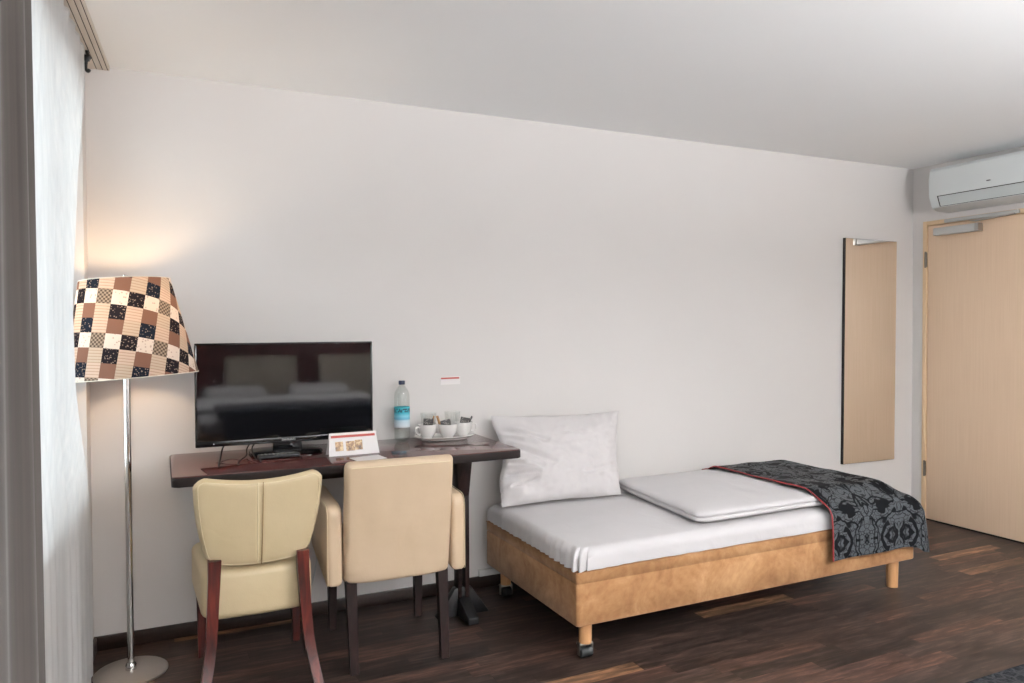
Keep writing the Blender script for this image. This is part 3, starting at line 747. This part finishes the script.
# cables
def cable(pts, r, label):
    bm = B(); tube(bm, catmull(pts, 8), r, 8); tag(link('cable', bm, M['black']), label, 'cable')
z = DT+.004
cable([(.34, 3.362, .886), (.27, 3.365, .872), (.235, 3.35, .855), (.215, 3.26, .815), (.205, 3.19, z), (.20, 3.12, z)], .0035, 'black cable arching down left of the television stand onto the desk')
cable([(.36, 3.362, .886), (.33, 3.36, .84), (.322, 3.32, .815), (.30, 3.27, z), (.28, 3.20, z), (.275, 3.13, z)], .003, 'shorter black cable looping under the left half of the television')
cable([(.385, 3.362, .886), (.35, 3.36, .84), (.35, 3.26, .815), (.365, 3.20, z), (.36, 3.16, z)], .003, 'thin black cable twisted beside the television stand')
cable([(.20, 3.45, .87), (.27, 3.50, .86), (.33, 3.43, .875), (.32, 3.372, .886)], .003, 'black cable drooping behind the lower left edge of the television')
bm = B(); tube(bm, catmull([(.66, 3.547, .76), (.66, 3.549, .5), (.655, 3.545, .30), (.62, 3.53, .14), (.56, 3.525, .07)], 8), .003, 8); tag(link('power_cord', bm, M['ac_grey']), 'thin grey power cord hanging down the wall under the desk', 'cord')

# ================================================================== TENT CARD, LEAFLET
cd = thing('tent_card', 'white folded tent card with a red stripe and room pictures on the desk', 'card', (.748, 3.212, DT+.0008), math.radians(2))
def card_pt(x, h, off=0):   # front face leaning
    return V(x, -.028+.028*h/.094-off, h)
bm = B()
def sheet(bm, a, b, c, d, t):
    n = (b-a).cross(d-a).normalized()*t
    hexa(bm, [a, b, c, d, a+n, b+n, c+n, d+n])
w = .104
sheet(bm, V(-w-.006, -.028, 0), V(w+.006, -.028, 0), V(w-.002, 0, .094), V(-w+.002, 0, .094), -.0006); cardf = link('front_leaf', bm, M['paper'], cd, smooth=False)
bm = B(); sheet(bm, V(-w-.006, .03, 0), V(w+.006, .03, 0), V(w-.002, .0008, .094), V(-w+.002, .0008, .094), .0006); link('rear_leaf', bm, M['paper'], cd, smooth=False)
def patch(name, x0, x1, h0, h1, mat):
    bm = B(); sheet(bm, card_pt(x0, h0, .0010), card_pt(x1, h0, .0010), card_pt(x1, h1, .0010), card_pt(x0, h1, .0010), .0004); link(name, bm, mat, cardf, smooth=False)
patch('red_stripe', -.096, .096, .074, .084, M['red_print'])
patch('picture', -.080, -.046, .020, .058, M['photo_a']); patch('picture', -.034, .004, .018, .058, M['photo_b']); patch('picture', .005, .038, .020, .061, M['photo_c'])
bm = B(); box(bm, -.06, .07, -.05, .045, 0, .0016, 0); lf = link('leaflet', bm, M['paper'], smooth=False); lf.location = (.775, 3.075, DT+.0008); lf.rotation_euler = (0, 0, math.radians(8)); tag(lf, 'white paper leaflet lying flat before the tent card', 'leaflet')

# ================================================================== BOTTLE
bt = thing('water_bottle', 'clear plastic water bottle with navy cap and turquoise label on the desk', 'bottle', (1.053, 3.49, DT+.0008))
bm = B(); R = .0375
prof = [(.0, .004), (.026, .0), (.034, .004), (.0365, .012)]
for i in range(5): zz = .02+i*.012; prof += [(R, zz), (R-.0015, zz+.006)]
prof += [(R-.001, .082), (R-.001, .162), (R, .166)]
for i in range(4): zz = .17+i*.012; prof += [(R, zz), (R-.0015, zz+.006)]
prof += [(.036, .222), (.031, .238), (.021, .254), (.0135, .264), (.0125, .272), (.0125, .278)]
lathe(bm, prof, 40, cap=False); link('bottle_body', bm, M['bottle'], bt)
bm = B(); lathe(bm, [(.0145, .270), (.0155, .271), (.0155, .287), (.014, .289), (0, .289)], 24); link('cap', bm, M['navy_cap'], bt)
bm = B(); grid(bm, lambda u, v: V((R+.0006)*math.cos(2*PI*u), (R+.0006)*math.sin(2*PI*u), .065+.098*v), 48, 2, lambda u, v: (u, v)); link('label', bm, M['label'], bt)

# ================================================================== TRAY, CUPS, GLASSES
ty = thing('serving_tray', 'white oval porcelain tray carrying the cups on the desk right end', 'tray', (1.250, 3.43, DT+.0008), math.radians(-4))
bm = B(); slab(bm, [(-.15, -.085), (.15, -.085), (.15, .085), (-.15, .085)], [(.035, 0), (.033, .006), (.012, .010), (.0, .018), (.0005, .0195), (.004, .018), (.02, .0115), (.05, .0105), (.08, .0105)], .95, 96); link('tray_body', bm, M['china'], ty)
bm = B(); tube(bm, [V(.148*math.cos(2*PI*i/64), .083*math.sin(2*PI*i/64), .0188) for i in range(64)], .0014, 6, closed=True); link('rim', bm, M['china'], ty)
def make_cup():
    t = thing('coffee_cup', '', 'cup', (0, 0, 0), 0, 'white coffee cups on the tray')
    bm = B(); lathe(bm, [(0, .002), (.018, .002), (.02, 0), (.022, .002), (.024, .006), (.033, .016), (.039, .032), (.0415, .050), (.042, .058), (.041, .0585), (.0395, .055), (.036, .032), (.029, .016), (.018, .008), (0, .007)], 40, cap=False); link('cup_body', bm, M['china'], t)
    bm = B(); tube(bm, catmull([(.0395, 0, .046), (.050, 0, .050), (.060, 0, .042), (.058, 0, .028), (.047, 0, .018), (.035, 0, .0185)], 6), .0038, 8); link('handle', bm, M['china'], t)
    return t
def copy_tree(o, parent=None):
    c = o.copy(); COL.objects.link(c); c.parent = parent
    for k in [x for x in bpy.data.objects if x.parent == o]: copy_tree(k, c)
    return c
proto = make_cup(); zt = DT+.0008+.0130
cups = [(1.156, 3.420, math.radians(195), 'white coffee cup nearest the water bottle, handle towards it', 'leftmost'),
        (1.250, 3.388, math.radians(60), 'middle white coffee cup in front on the tray holding a grey sachet', 'mid'),
        (1.345, 3.428, math.radians(-10), 'white coffee cup nearest the pillow end of the desk', 'right')]
for i, (x, y, a, lab, _) in enumerate(cups):
    c = proto if i == 0 else copy_tree(proto)
    c.location = (x, y, zt); c.rotation_euler = (0, 0, a); c.scale = (1.1, 1.1, 1.14); c['label'] = lab
def sachet(x, y, z, ang, tilt_, w, h, label, mat='sachet', nm='sachet', cat='sachet', grp='coffee sachets in the cups'):
    M4 = Matrix.Translation((x, y, z)) @ Matrix.Rotation(math.radians(ang), 4, 'Z') @ Matrix.Rotation(math.radians(tilt_), 4, 'Y')
    bm = B()
    def f(u, v, s):
        a, b = 2*u-1, 2*v-1; return M4 @ V(a*w/2, s*.003*(1-a**4)*(1-b**4), h*v)
    bm2 = plate(lambda u, v: f(u, v, 1), lambda u, v: f(u, v, -1), 10, 10); bm.free()
    o = link(nm, bm2, M[mat]); 
    me = o.data; me.transform(Matrix.Translation((-x, -y, -z))); o.location = (x, y, z)
    tag(o, label, cat, grp)
sachet(1.160, 3.420, zt+.034, 12, 4, .056, .060, 'dark grey coffee sachet standing in the cup nearest the bottle')
sachet(1.246, 3.388, zt+.032, 10, -10, .056, .056, 'dark grey coffee sachet leaning in the middle cup')
sachet(1.348, 3.428, zt+.032, 12, 14, .060, .056, 'dark grey coffee sachet tilted right in the cup near the pillow')
sachet(1.178, 3.432, zt+.026, 30, 18, .012, .080, 'brown sugar stick in the cup nearest the bottle', 'stick', 'sugar_stick', 'sugar stick', 'sugar sticks in the cups')
sachet(1.228, 3.402, zt+.026, -10, -18, .012, .084, 'brown sugar stick leaning left out of the middle cup', 'stick', 'sugar_stick', 'sugar stick', 'sugar sticks in the cups')
sachet(1.362, 3.436, zt+.030, 0, 30, .010, .070, 'dark sugar stick poking right out of the cup near the pillow', 'sachet', 'sugar_stick', 'sugar stick', 'sugar sticks in the cups')
glb = B(); lathe(glb, [(0, .008), (.024, .006), (.025, 0), (.028, .0), (.031, .01), (.040, .112), (.0385, .112), (.0295, .012), (0, .012)], 36, cap=False); gl = link('tumbler', glb, M['tumbler'])
gl.location = (1.192, 3.503, zt-.001); tag(gl, 'clear glass tumbler behind the two cups at the bottle end', 'glass', 'glass tumblers on the tray')
g2 = gl.copy(); COL.objects.link(g2); g2.location = (1.316, 3.500, zt-.001); g2['label'] = 'clear glass tumbler behind the middle and pillow-side cups'
# teaspoon-like dark bits on the desk
sp = thing('teaspoon', 'small steel teaspoon lying on the desk in front of the tray', 'spoon', (1.34, 3.235, DT+.001), math.radians(-30))
bm = B(); tube(bm, catmull([(-.05, 0, .003), (-.01, 0, .004), (.03, 0, .003)]), .0022, 6); link('spoon_handle', bm, M['steel'], sp)
bm = B(); lathe(bm, [(0, 0), (.006, .0005), (.011, .003), (.0115, .004), (.010, .0035), (0, .0012)], 20, (0, 0, 0), False, Matrix.Translation((.043, 0, 0)) @ Matrix.Diagonal((1.5, 1, 1, 1))); link('spoon_bowl', bm, M['steel'], sp)

# wall label
wl = thing('wall_notice', 'small white notice with a red top line on the wall above the cups', 'sign', (1.332, YB-.0012, 1.075))
bm = B(); box(bm, -.055, .05, -.0004, .001, -.014, .026); pl = link('notice_sheet', bm, M['paper'], wl, smooth=False)
bm = B(); box(bm, -.054, .045, -.0010, -.00045, .014, .022); link('red_stripe', bm, M['red_print'], pl, smooth=False)

# ================================================================== BED
BX, BY, BA = 1.4835, 2.557, math.radians(.31)
BL, BW, BZ0, BZ1 = 2.0, .9, .154, .378
bed = thing('single_bed', 'tan suede box-spring single bed on casters and wooden feet along the wall', 'bed', (BX, BY, 0), BA)
bm = B(); slab(bm, [(0, 0), (BL, 0), (BL, BW), (0, BW)], [(.01, BZ0), (.003, BZ0+.001), (0, BZ0+.006), (0, .322), (.002, .3245), (.002, .3265), (0, .329), (0, BZ1-.012), (.004, BZ1-.004), (.012, BZ1)], .02, 96)
frame = link('bed_base', bm, M['suede'], bed, angle=50)
bm = B(); ol = [(0, 0), (BL, 0), (BL, BW), (0, BW)]
tube(bm, [(.004, -.0006, BZ1-.006), (BL-.004, -.0006, BZ1-.006)], .0025, 6); tube(bm, [(-.0006, .004, BZ1-.006), (-.0006, BW-.004, BZ1-.006)], .0025, 6); link('piping', bm, M['suede'], frame)
def caster(x, y):
    bm = B(); lathe(bm, [(.026, .062), (.027, BZ0+.001)], 24, (x, y, 0)); ft = link('foot', bm, M['foot_wood'], bed)
    bm = B(); lathe(bm, [(.018, -.028), (.0215, -.025), (.022, -.006), (.020, 0), (.022, .006), (.0215, .025), (.018, .028)], 24, (0, 0, 0), True, Matrix.Translation((x, y, .0225)) @ Matrix.Rotation(PI/2, 4, 'Y')); link('wheel', bm, M['rubber'], ft)
    bm = B()
    for s in (-1, 1): box(bm, x+s*.031-.0015, x+s*.031+.0015, y-.010, y+.010, .012, .058, .001)
    box(bm, x-.0325, x+.0325, y-.012, y+.018, .051, .0615, .003); link('bracket', bm, M['steel'], ft)
caster(.075, .062); caster(.075, BW-.07)
for y in (.075, BW-.07):
    bm = B(); lathe(bm, [(.027, .0), (.028, .003), (.030, BZ0+.001)], 24, (1.93, y, 0)); link('foot', bm, M['foot_wood'], bed)
    
def T2(x, y): 
    c, s = math.cos(BA), math.sin(BA); return (BX+x*c-y*s, BY+x*s+y*c)
# mattress in fitted sheet
def mdisp(p, z):
    h = (z-.36)/.13
    n = mn.noise(V(p.x*9, p.y*9, z*14))
    side = max(0, min(1, 1.2-h))
    c = V(BL/2, BW/2, 0)
    k = .009*n*side
    # gathers near the head-end corner
    near = math.exp(-((p.x)**2+(p.y)**2)/.05)+.6*math.exp(-((p.x)**2)/.02)
    k += .014*near*math.sin(70*(p.x-p.y))*side
    p.x += math.copysign(k, p.x-c.x) if abs(p.x-c.x) > BL/2-.06 else 0
    p.y += math.copysign(k, p.y-c.y) if abs(p.y-c.y) > BW/2-.06 else 0
    if z < .372: p.z += .006*mn.noise(V(p.x*5, p.y*5, 2))+.004*near*math.sin(26*(p.x+p.y))
    if z > .4635: p.z += .004*mn.noise(V(p.x*3, p.y*4, 1))
    return p
prof = [(.03, BZ1+.002), (.004, BZ1+.003), (-.0, .3805), (.0, .382), (0, .39), (0, .40), (.001, .415)]
R = .042
for k in range(8): a = PI/2*k/7; prof.append((R*(1-math.cos(a))+.001, .422+R*math.sin(a)))
for k in range(1, 13): prof.append((R+.4*k/12, .464+.006*k/12))
def sdisp(p, z):
    if z < .379: return p
    return mdisp(p, z)
bm = B(); slab(bm, [(.004, .0), (BL-.004, .0), (BL-.004, BW-.004), (.004, BW-.004)], prof, .05, 400, sdisp)
mt = link('mattress', bm, M['linen'], angle=70); mt.location = (BX, BY, 0); mt.rotation_euler = (0, 0, BA)
tag(mt, 'mattress in a white fitted sheet on the tan single bed', 'mattress')
# duvet
def ddisp(p, z):
    n = mn.noise(V(p.x*4, p.y*5, z*3))
    if z > .528: p.z += .006*n+.003*mn.noise(V(p.x*13, p.y*9, 4))
    else:
        p.x += .006*mn.noise(V(p.y*7, z*20, 1)); p.y += .006*mn.noise(V(p.x*6, z*20, 5))
    return p
bm = B(); zz = .478
prof = [(.03, zz), (.012, zz+.001), (.002, zz+.008), (0, zz+.015), (.003, zz+.021), (.010, zz+.024), (.003, zz+.027), (-.0, zz+.034), (.003, zz+.042), (.012, zz+.048), (.03, zz+.052)]
for k in range(1, 10): prof.append((.03+.33*k/9, zz+.052+.008*math.sin(PI/2*k/9)))
slab(bm, [(2.135, 2.612), (3.43, 2.625), (3.43, 3.425), (2.215, 3.405)], prof, .10, 240, ddisp)
o = link('duvet', bm, M['linen'], angle=80); tag(o, 'white folded duvet lying flat on the single bed, half under the black runner', 'duvet')
# pillow
def pil(u, v, s):
    a, b = 2*u-1, 2*v-1
    L = V(0, 0, 0)
    x = .360*a*(1-.08*(1-b*b))*(1+.045*b); h = .222*b*(1-.07*(1-a*a))
    th = .10*(max(0, (1-abs(a)**2.4))*max(0, (1-abs(b)**2.4)))**.55
    if s < 0: th *= .45   # side that presses on the wall
    wr = 0
    if s > 0:
        wr = .010*mn.noise(V(a*4, b*3, 1))+.005*mn.noise(V(a*10, b*9, 7))*min(1, th*20)
        # folds fanning from the left side
        fan = math.exp(-((a+.75)/.38)**2)
        wr += .020*fan*math.sin(9*(b*1.0+.75*a)+1.5)*min(1, th*18)
        wr += .013*math.exp(-((a+.1)/.5)**2)*math.exp(-((b-(.05-.6*a))/.10)**2)*min(1, th*18)*-1
    if s > 0:
        for (a0, b0, a1, b1, wd, am) in ((-.95, .62, -.35, .30, .045, .016), (-.92, .28, -.25, -.22, .05, .020), (-.9, -.12, -.45, -.30, .035, .014), (-.9, -.35, -.5, -.42, .03, .012), (-.85, -.62, -.5, -.55, .03, .010), (-.1, .5, .5, .42, .05, .007), (.3, -.5, .8, -.35, .05, .007)):
            t_ = max(0, min(1, ((a-a0)*(a1-a0)+(b-b0)*(b1-b0))/((a1-a0)**2+(b1-b0)**2)))
            d_ = math.hypot(a-a0-t_*(a1-a0), b-b0-t_*(b1-b0))
            wr += am*(-math.exp(-(d_/wd)**2)+.6*math.exp(-((d_-wd*1.8)/wd)**2))*(1-.5*t_)*min(1, th*18)
    x -= .012*max(0, -a)**4*math.sin(5*b+.6)*-1
    return V(x, h, s*th+wr)
# frame: bottom edge (1.80,3.27,.50) to top (1.92,3.47,.88)
pb, pt_ = V(1.815, 3.265, .478), V(1.905, 3.475, .885)
up = (pt_-pb); Lh = up.length; up.normalize(); right = V(1, -.03, -.012).normalized(); nor = right.cross(up).normalized()
if nor.y > 0: nor = -nor
cenp = (pb+pt_)/2
def pilw(u, v, s):
    q = pil(u, v, s); w_ = cenp+right*q.x+up*(q.y*Lh/.43)+nor*q.z
    if w_.z < .482: w_.z = .482-(.482-w_.z)*.1
    if w_.y > YB-.006: w_.y = YB-.006
    return w_
bm = plate(lambda u, v: pilw(u, v, 1), lambda u, v: pilw(u, v, -1), 110, 80); o = link('pillow', bm, M['linen_p'], angle=80)
o.data.transform(Matrix.Translation(-cenp)); o.location = cenp; tag(o, 'white pillow leaning upright against the wall at the head of the single bed', 'pillow')
# runner (damask bed throw)
UX0, UXE, VY0, VYE = 2.85, 3.488, 3.452, 2.535   # left edge, foot edge, wall edge, front edge
TOPZ = .553; DROPF, DROPE = .240, .205
LU = (UXE-UX0)+DROPE; LV = (VY0-VYE)+DROPF
def run_pt(u, v):
    a = u*LU; b = v*LV
    eu = UXE-UX0; ev = VY0-VYE
    x = UX0+min(a, eu); y = VY0-min(b, ev); du = max(0, a-eu); dv = max(0, b-ev)
    r = .05
    # height of what lies underneath
    back = max(0, min(1, (VY0-y)/.12)); front = max(0, min(1, (y-VYE)/.16)); foot = max(0, min(1, (UXE-x)/.14))
    sm = lambda t: t*t*(3-2*t)
    base = .484+(TOPZ-.484)*sm(foot)*(.25+.75*sm(front))*(.35+.65*sm(back))
    edge_drop = .0
    f2 = max(0, 1-(y-VYE)/r); e2 = max(0, 1-(UXE-x)/r)
    base -= .022*(f2**2)+.022*(e2**2)
    zt_ = base
    wob = .008*mn.noise(V(x*6, y*6, 2))
    m = max(du, dv)
    if m == 0: return V(x, y, zt_+wob)
    ph = math.atan2(dv, du); h = .010*min(1, m/.03)+.02*m+.09*m*math.sin(2*ph)**2
    h += .006*math.sin(y*14+x*17)*min(1, m/.1)
    return V(x+h*math.cos(ph), y-h*math.sin(ph), zt_+wob*.3-m*.985)
bm = B(); grid(bm, run_pt, 70, 90, lambda u, v: (u*LU, v*LV)); thicken(bm, .006)
rn = link('bed_runner', bm, M['damask'], angle=80); tag(rn, 'black and grey damask bed runner with red edge draped over the foot of the bed', 'bed runner')
bm = B(); tube(bm, [run_pt(0, j/90)+V(-.002, 0, .001) for j in range(91)], .0036, 6); link('red_edging', bm, M['red_trim'], rn)
bm = B(); tube(bm, [run_pt(0, 0)+V(0, .003, 0), run_pt(.03, 0)+V(0, .003, .002), run_pt(.06, 0)+V(0, .003, 0)], .009, 8); link('folded_corner', bm, M['red_trim'], rn)

# ================================================================== MIRROR
mr = thing('wall_mirror', 'tall narrow frameless mirror on the wall reflecting the beech door', 'mirror', (4.343, YB-.001, .425)); mr.rotation_euler = (0, math.radians(.5), 0)
bm = B(); box(bm, -.252, .2435, -.016, -.0005, 0, 1.503); link('backing', bm, M['dark_bar'], mr, smooth=False)
bm = B(); box(bm, -.248, .243, -.0205, -.0165, .002, 1.501); link('mirror_glass', bm, M['mirror'], mr, smooth=False)
bm = B(); box(bm, -.2525, -.2485, -.021, -.001, 0, 1.503); link('side_strip', bm, M['dark_bar'], mr, smooth=False)

# ================================================================== AIR CONDITIONER
a_ = thing('air_conditioner', 'white split air conditioner mounted high on the wall above the beech door', 'air conditioner', (XR, 2.90, 2.10))
bm = B()
sec = [(-.002, .0), (-.002, .285), (-.14, .285), (-.175, .278), (-.19, .258), (-.1975, .20), (-.1955, .095), (-.164, .021), (-.12, .004)]
y0, y1 = -.42, .405
nS = len(sec); a1 = [bm.verts.new((x, y0, z)) for x, z in sec]; b1 = [bm.verts.new((x, y1, z)) for x, z in sec]
f1 = bm.faces.new(a1); f2 = bm.faces.new(b1[::-1])
for i in range(nS): bm.faces.new((a1[i], a1[(i+1) % nS], b1[(i+1) % nS], b1[i]))
bmesh.ops.bevel(bm, geom=list(f1.edges)+list(f2.edges), offset=.006, segments=3, profile=.5, affect='EDGES')
link('housing', bm, M['ac_white'], a_, angle=25)
def strip(bm, y0, y1, pa, pb, t):
    d = V(pb[0]-pa[0], 0, pb[1]-pa[1]).normalized(); n = V(d.z, 0, -d.x)*t
    if n.x > 0: n = -n
    P = [V(pa[0], y0, pa[1]), V(pa[0], y1, pa[1]), V(pb[0], y1, pb[1]), V(pb[0], y0, pb[1])]
    hexa(bm, P+[p+n for p in P])
bm = B(); strip(bm, y0+.03, y1-.058, (-.1945, .0925), (-.1655, .0245), .0012); link('outlet_recess', bm, M['recess_dark'], a_, smooth=False)
bm = B(); strip(bm, y0+.034, y1-.069, (-.1940, .088), (-.1685, .0282), .0045); link('air_vane', bm, M['ac_grey'], a_, smooth=False)
bm = B(); lathe(bm, [(.012, 0), (.012, .0012)], 20, (0, 0, 0), True, Matrix.Translation((-.1975, .01, .135)) @ Matrix.Rotation(-PI/2, 4, 'Y') @ Matrix.Diagonal((.35, 1.2, 1, 1))); link('badge', bm, M['logo_grey'], a_)

# ================================================================== RUG
bm = B(); box(bm, 2.15, 4.3, .1, 1.792, .0005, .012, .004); tag(link('rug', bm, M['rug']), 'dark patterned rug on the floor at the lower right corner', 'rug')

# ================================================================== behind the photographer (seen in the television's reflection)
db = thing('double_bed', 'double bed with white linen behind the photographer, seen only reflected in the television', 'bed', (1.25, -1.8, 0))
bm = B(); box(bm, -.95, .95, -1.0, 1.1, .12, .38, .02); link('bed_base', bm, M['suede'], db)
for sx in (-.85, .85):
    for sy in (-.9, 1.0):
        bm = B(); lathe(bm, [(.024, 0), (.024, .121)], 16, (sx, sy, 0)); link('foot', bm, M['foot_wood'], db)
bm = B(); box(bm, -.94, .94, -.99, 1.09, .381, .5, .04, 4); link('mattress', bm, M['linen'], db)
bm = B(); box(bm, -.97, .97, -.6, .5, .501, .57, .03, 4); o = link('duvet', bm, M['linen']); o.location = (1.25, -1.8, 0); tag(o, 'white duvet on the double bed behind the photographer', 'duvet')
bm = B(); box(bm, -.78, .98, .502, 1.14, .505, .60, .04, 4); box(bm, -.74, .96, 1.102, 1.14, .33, .56, .015, 3); o = link('blanket', bm, M['navy_cloth']); o.location = (1.25, -1.8, 0); tag(o, 'dark navy blanket over the foot of the double bed', 'blanket')
for i, sx in enumerate((-.48, .48)):
    bm = B(); box(bm, sx-.34, sx+.34, -.98, -.62, .502, .66, .07, 5); o = link('pillow', bm, M['linen_p']); o.location = (1.25, -1.8, 0)
    tag(o, ('white pillow on the double bed, window side', 'white pillow on the double bed, door side')[i], 'pillow', 'pillows on the double bed')
hb = thing('headboard', 'mahogany headboard panel with beige pads behind the double bed', 'headboard', (1.25, YF+.015, 0))
bm = B(); box(bm, -1.1, 1.5, .0, .03, 0, 1.22, .004); link('panel', bm, M['mahogany'], hb)
for x0, x1 in ((-.56, .265), (.55, 1.28)):
    bm = B(); box(bm, x0, x1, .031, .10, .42, 1.0, .02, 4); link('pad', bm, M['beige_pad'], hb)

# added fill lamps behind the photographer: unseen, placed only to brighten the room
def ceiling_fill(x, y, lab):
    t = thing('ceiling_fill', lab, 'added fill lamp', (x, y, H))
    bm = B(); lathe(bm, [(.0, -.001), (.2, -.001), (.2, -.03), (.185, -.035), (0, -.035)], 40); link('lamp_plate', bm, M['silver_paint'], t)
    bm = B(); lathe(bm, [(.18, -.036), (.17, -.06), (.12, -.085), (.06, -.095), (0, -.097)], 40); link('fill_dome', bm, M['fill_dome'], t)
ceiling_fill(2.4, -.9, 'round frosted ceiling lamp above the double bed, unseen and added as fill light')
for ux, uy, lab in ((2.75, -1.0, 'tall steel floor lamp beside the double bed, unseen and added as fill light'), (0.0, -2.3, 'tall steel floor lamp beside the window behind the photographer, unseen and added as fill light')):
    up = thing('fill_uplighter', lab, 'floor lamp', (ux, uy, 0))  # invented lamp stand, carries fill light bounced off the ceiling
    bm = B(); lathe(bm, [(.15, 0), (.15, .015), (.02, .02), (0, .02)], 40); link('base', bm, M['steel_base'], up)
    bm = B(); lathe(bm, [(.012, .02), (.012, 1.50)], 16); link('pole', bm, M['chrome'], up)
    bm = B(); lathe(bm, [(.02, 1.50), (.14, 1.60), (.143, 1.60), (.025, 1.49)], 40, cap=False); link('bowl', bm, M['steel_base'], up)

# ================================================================== LIGHTS
def area(name, loc, rot, sx, sy, e, col, parent=None):
    l = bpy.data.lights.new(name, 'AREA'); l.shape = 'RECTANGLE'; l.size = sx; l.size_y = sy; l.energy = e; l.color = col
    o = bpy.data.objects.new(name, l); COL.objects.link(o); o.location = loc; o.rotation_euler = rot; return o
for k, (a, b) in enumerate(WIN):
    dl_ = area('daylight', (XL-T-.12, (a+b)/2, (ZS+ZT)/2+.05), (0, math.radians(-90), 0), ZT-ZS+.5, b-a+.5, (40, 270)[k], (.90, .96, 1.0)); window_side(dl_)
cl_ = area('ceiling_fill_light', (2.4, -.9, H-.11), (0, 0, 0), .36, .36, 22, (1, .94, .87)); cl_.data.shape = 'DISK'  # general fill from the added ceiling fitting
for ux, uy, e in ((2.75, -1.0, 410), (0.0, -2.3, 120)):  # added upward fill, lifts the ceiling bounce
    ul = area('fill_uplighter_light', (ux, uy, 1.59), (PI, 0, 0), .24, .24, e, (.96, .98, 1)); ul.data.shape = 'DISK'
w = bpy.data.worlds.new('daylight_sky'); sc.world = w; w.use_nodes = True
w.node_tree.nodes['Background'].inputs[0].default_value = (.85, .93, 1, 1); w.node_tree.nodes['Background'].inputs[1].default_value = 1.5

# ================================================================== CAMERA
f, yaw, pit, rol, hc = 747.37, math.radians(25.2044), math.radians(1.1638), math.radians(-.2498), 1.3544
F = V(math.sin(yaw)*math.cos(pit), math.cos(yaw)*math.cos(pit), -math.sin(pit)); R0 = V(math.cos(yaw), -math.sin(yaw), 0); U0 = R0.cross(F)
Rr = math.cos(rol)*R0+math.sin(rol)*U0; Uu = math.cos(rol)*U0-math.sin(rol)*R0
cam = bpy.data.cameras.new('camera'); cam.sensor_width = 36; cam.lens = f/1024*36; cam.clip_start = .02
co = bpy.data.objects.new('camera', cam); COL.objects.link(co)
m = Matrix.Identity(4)
for i in range(3): m[i][0] = Rr[i]; m[i][1] = Uu[i]; m[i][2] = -F[i]
m.translation = V(0, 0, hc); co.matrix_world = m; sc.camera = co

sc.view_settings.view_transform = 'Standard'; sc.view_settings.look = 'None'; sc.view_settings.gamma = 1; sc.view_settings.exposure = 0.25
try: sc.view_settings.use_curve_mapping = False
except Exception: pass
sc.cycles.max_bounces = 10; sc.cycles.diffuse_bounces = 6; sc.cycles.transparent_max_bounces = 12
sc.cycles.use_denoising = True; sc.cycles.sample_clamp_indirect = 6
